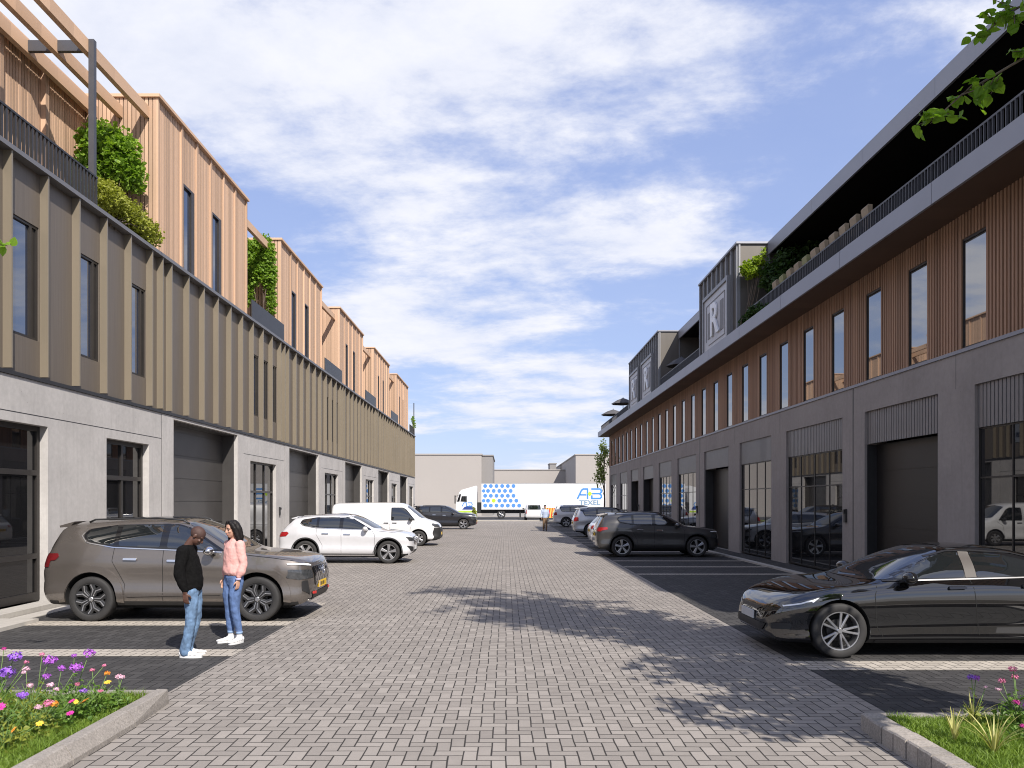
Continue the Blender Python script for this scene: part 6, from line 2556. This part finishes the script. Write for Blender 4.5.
rf_ = random.Random(99)
C, D = 'cluster', 'daisy'
BED = [
    ('tall plant with the highest purple head, nearest the bare paving', (-3.78, 7.05, .085), [(.06, .0, .56, .05, 'violet', C), (-.10, .05, .53, .024, 'violet', C), (.17, .05, .44, .020, 'pink', C)], M_FL1, 60, .20, .30),
    ('plant with one broad violet head just below the highest purple one', (-3.86, 6.9, .085), [(.10, .02, .46, .055, 'violet', C), (-.02, 0, .46, .035, 'violet', C), (.14, -.05, .33, .022, 'pink', C)], M_FL1, 70, .22, .30),
    ('tall plant with round violet head in the middle of the left bed', (-4.08, 6.95, .085), [(.07, .0, .52, .055, 'violet', C), (-.06, .1, .55, .024, 'pink', C), (-.14, .0, .44, .03, 'pale', C)], M_FL2, 60, .22, .32),
    ('plant with mauve head leaning beside the middle violet one', (-4.0, 6.75, .085), [(.07, 0, .42, .036, 'violet', C), (-.1, .05, .33, .03, 'pale', C), (.16, 0, .31, .025, 'pale', C)], M_FL2, 60, .22, .28),
    ('tall plant with blue purple head near the left edge of the photo', (-4.42, 6.95, .085), [(.10, .0, .55, .06, 'purple', C), (.20, .0, .50, .022, 'pink', C), (-.06, .1, .60, .02, 'magenta', C)], M_FL1, 60, .22, .34),
    ('plant with large blue purple head below the tall one at left', (-4.30, 6.72, .085), [(.06, .0, .46, .06, 'purple', C), (-.14, .0, .40, .04, 'purple', C), (.2, .0, .46, .02, 'pale', C)], M_FL2, 70, .22, .32),
    ('plant with purple heads cut by the left edge of the photo', (-4.62, 6.85, .085), [(.10, .0, .38, .055, 'purple', C), (.22, .05, .42, .04, 'purple', C)], M_FL1, 60, .22, .30),
    ('low plant with single lilac blue head among green leaves', (-3.98, 6.42, .085), [(.05, .0, .34, .042, 'purple', C), (.22, .1, .40, .03, 'pale', C)], M_FL1, 80, .22, .28),
    ('low plant with bright pink daisy near the left edge', (-3.98, 6.25, .085), [(-.02, .0, .29, .042, 'magenta', D), (-.10, .05, .34, .04, 'pink', C)], M_FL2, 70, .22, .24),
    ('plant with salmon pink head in front of yellowish leaves', (-3.70, 6.35, .085), [(.02, .0, .29, .042, 'pink', C), (.07, .0, .29, .03, 'orange', C), (-.09, .05, .25, .03, 'pale', C)], M_FL2, 70, .22, .26),
    ('low plant with magenta heads close to the kerb', (-3.70, 6.55, .085), [(.10, .0, .26, .03, 'magenta', D), (.13, -.08, .18, .032, 'magenta', D), (.17, .05, .33, .03, 'purple', C)], M_FL1, 80, .22, .24),
    ('low plant with orange daisies close to the kerb', (-3.66, 6.85, .085), [(.06, -.1, .21, .045, 'orange', D), (-.03, -.08, .20, .028, 'yellow', D), (.12, .05, .26, .02, 'pink', C)], M_FL1, 90, .20, .26),
    ('plant with small yellow and orange heads below the highest purple one', (-3.60, 7.10, .085), [(.02, .0, .29, .032, 'yellow', D), (-.01, .05, .36, .026, 'orange', C), (-.12, 0, .40, .022, 'pink', C)], M_FL1, 80, .20, .28),
    ('small leafy plant alone on the grass with a flat pale pink head', (-3.57, 7.28, .085), [(.0, .0, .30, .034, 'pale', C), (.03, .01, .295, .026, 'pale', C)], M_FL1, 34, .10, .20),
    ('sprawling yellowish plant with orange bloom at the bottom left', (-3.72, 6.0, .085), [(-.02, .0, .18, .03, 'orange', D), (.12, .1, .20, .03, 'yellow', D)], M_FL2, 70, .22, .22),
    ('bushy green plant without open flowers at the left edge', (-4.25, 6.35, .085), [(.1, .1, .36, .018, 'pale', C)], M_FL1, 110, .26, .34),
]
for (lab, base, heads, lm, nl, sp, lh) in BED:
    b_ = base if 'alone' in lab else (base[0] - .09, base[1], base[2])
    flower_plant(lab, b_, [(h[0] + (0 if 'alone' in lab else .09),) + h[1:] for h in heads], rf_, lm, nl, sp * .85, lh)
flower_plant('purple headed plant rising behind the striped grass tufts in the right bed', (3.92, 6.62, .105), [(-.02, .0, .42, .032, 'purple', C), (.03, .02, .41, .034, 'violet', C), (.10, .0, .34, .016, 'pale', C)], rf_, M_FL2, 16, .12, .2, lsize=.05)
flower_plant('pink flowered plant with dark leaves at the right edge', (4.22, 6.45, .105), [(-.14, .05, .42, .03, 'pink', C), (-.08, .0, .53, .034, 'pink', C), (.0, .1, .44, .03, 'pink', C), (-.2, 0, .36, .022, 'pale', C), (-.12, -.1, .28, .03, 'magenta', C), (-.05, -.12, .26, .028, 'violet', C)], rf_, M_FL1, 130, .22, .36)
flower_plant('low magenta budded plant between the right striped tuft and the frame edge', (4.05, 6.1, .105), [(-.06, .0, .16, .022, 'magenta', C), (.12, .0, .20, .022, 'pink', C)], rf_, M_FL1, 40, .16, .16)

M_STRIPED = leafmat('striped_blades', (0.34, 0.33, 0.10), (0.55, 0.52, 0.22), .25)


def tuft(label, base, n, h, seed):
    rnd = random.Random(seed)
    t = thing('striped_grass', label, 'plant', base, 0, 'striped grass tufts')
    mb = MB()
    for _ in range(n):
        a = rnd.uniform(0, math.tau)
        L_ = h * rnd.uniform(.55, 1.1)
        out = rnd.uniform(.08, .85)
        d = Vector((math.cos(a), math.sin(a), 0))
        s = Vector((-d.y, d.x, 0))
        prev = None
        P_ = []
        for k in range(6):
            u = k / 5
            p = d * (out * L_ * u ** 1.5) + Vector((0, 0, L_ * (u - .42 * out * u ** 2.6)))
            P_.append((p, .008 * (1 - u ** 2) + .0008))
        vs = []
        for p, w in P_:
            vs += [p - s * w, p + Vector((0, 0, -w * .5)), p + s * w]
        fs = []
        for k in range(5):
            b = k * 3
            fs += [(b, b + 1, b + 4, b + 3), (b + 1, b + 2, b + 5, b + 4)]
        mb.add(vs, fs)
    mb.build('blades', M_STRIPED, t, fix=False)
    return t


tuft('striped grass tuft nearest the granite kerb in the right bed', (3.49, 6.15, .105), 16, .32, 1)
tuft('largest striped grass tuft low in the right bed', (3.62, 5.86, .105), 24, .38, 2)
tuft('striped grass tuft at the foot of the purple flower', (3.90, 6.6, .105), 18, .34, 4)

# ================================================================== TERRACE FURNITURE
M_CHAIR = plain('chair_tan', (0.30, 0.23, 0.15), .7, var=.15, scale=6)
M_CHAIRO = plain('chair_olive', (0.24, 0.23, 0.10), .7, var=.15, scale=6)


def chair(mat):
    t = thing('terrace_chair', 'tan chair in the row behind the balcony railing', 'chair', (0, 0, 0), 0, 'terrace chairs behind the railing')
    b = MB()
    b.prism([(.20, .44), (.24, .44), (.32, 1.0), (.29, 1.04), (.20, 1.03)], 'X', -.17, .17)
    b.build('backrest', mat, t)
    MB().prism([(-.24, .42), (.20, .42), (.20, .48), (-.22, .49)], 'X', -.22, .22).build('seat', mat, t)
    for x in (-.19, .19):
        for y in (-.2, .2):
            MB().tube([(x, y, 0), (x * .95, y * .95, .42)], [.014, .018], 8).build('leg', M_STEEL, t)
    return t


ch0 = chair(M_CHAIR)
ch0.location = (8.66, 18.4, 7.83)
ch0.rotation_euler = (0, 0, R(90))
ch1 = chair(M_CHAIRO)
ch1['label'] = 'olive chair among the tan ones behind the balcony railing'
ch1.location = (8.66, 18.4 + .62 * 6, 7.83)
ch1.rotation_euler = (0, 0, R(90))
for k in range(1, 11):
    y = 18.4 + .62 * k
    if k == 6:
        continue
    src = ch1 if k == 9 else ch0
    copy_thing(src, (8.66, y, 7.83), R(90), src['label'])


def parasol(label, x, y, z0, h, r):
    t = thing('parasol', label, 'parasol', (x, y, z0), 0, 'dark parasols on the balcony')
    c = MB()
    n = 8
    c.lathe([(.01, h), (r * .5, h - .16), (r, h - .42), (r, h - .45), (r * .5, h - .20), (.01, h - .06)], n, 'Z')
    for i in range(len(c.sm)):
        c.sm[i] = False
    c.build('canopy', plain('parasol_cloth', (.075, .072, .075), .85), t)
    MB().tube([(0, 0, .06), (0, 0, h + .06)], .022, 8).build('pole', M_STEEL, t)
    MB().lathe([(.0, .0), (.28, .0), (.28, .05), (.05, .08), (.0, .08)], 20, 'Z').build('base', M_DARKMET, t)
    return t


parasol('dark parasol nearest the camera, between the two metal boxes', 8.75, 39.4, 7.92, 1.28, .75)
parasol('dark parasol close behind the second metal box', 8.45, 57.0, 7.92, 1.55, .85)
parasol('dark parasol farthest away at the end of the balcony', 8.35, 61.5, 7.92, 1.25, .95)
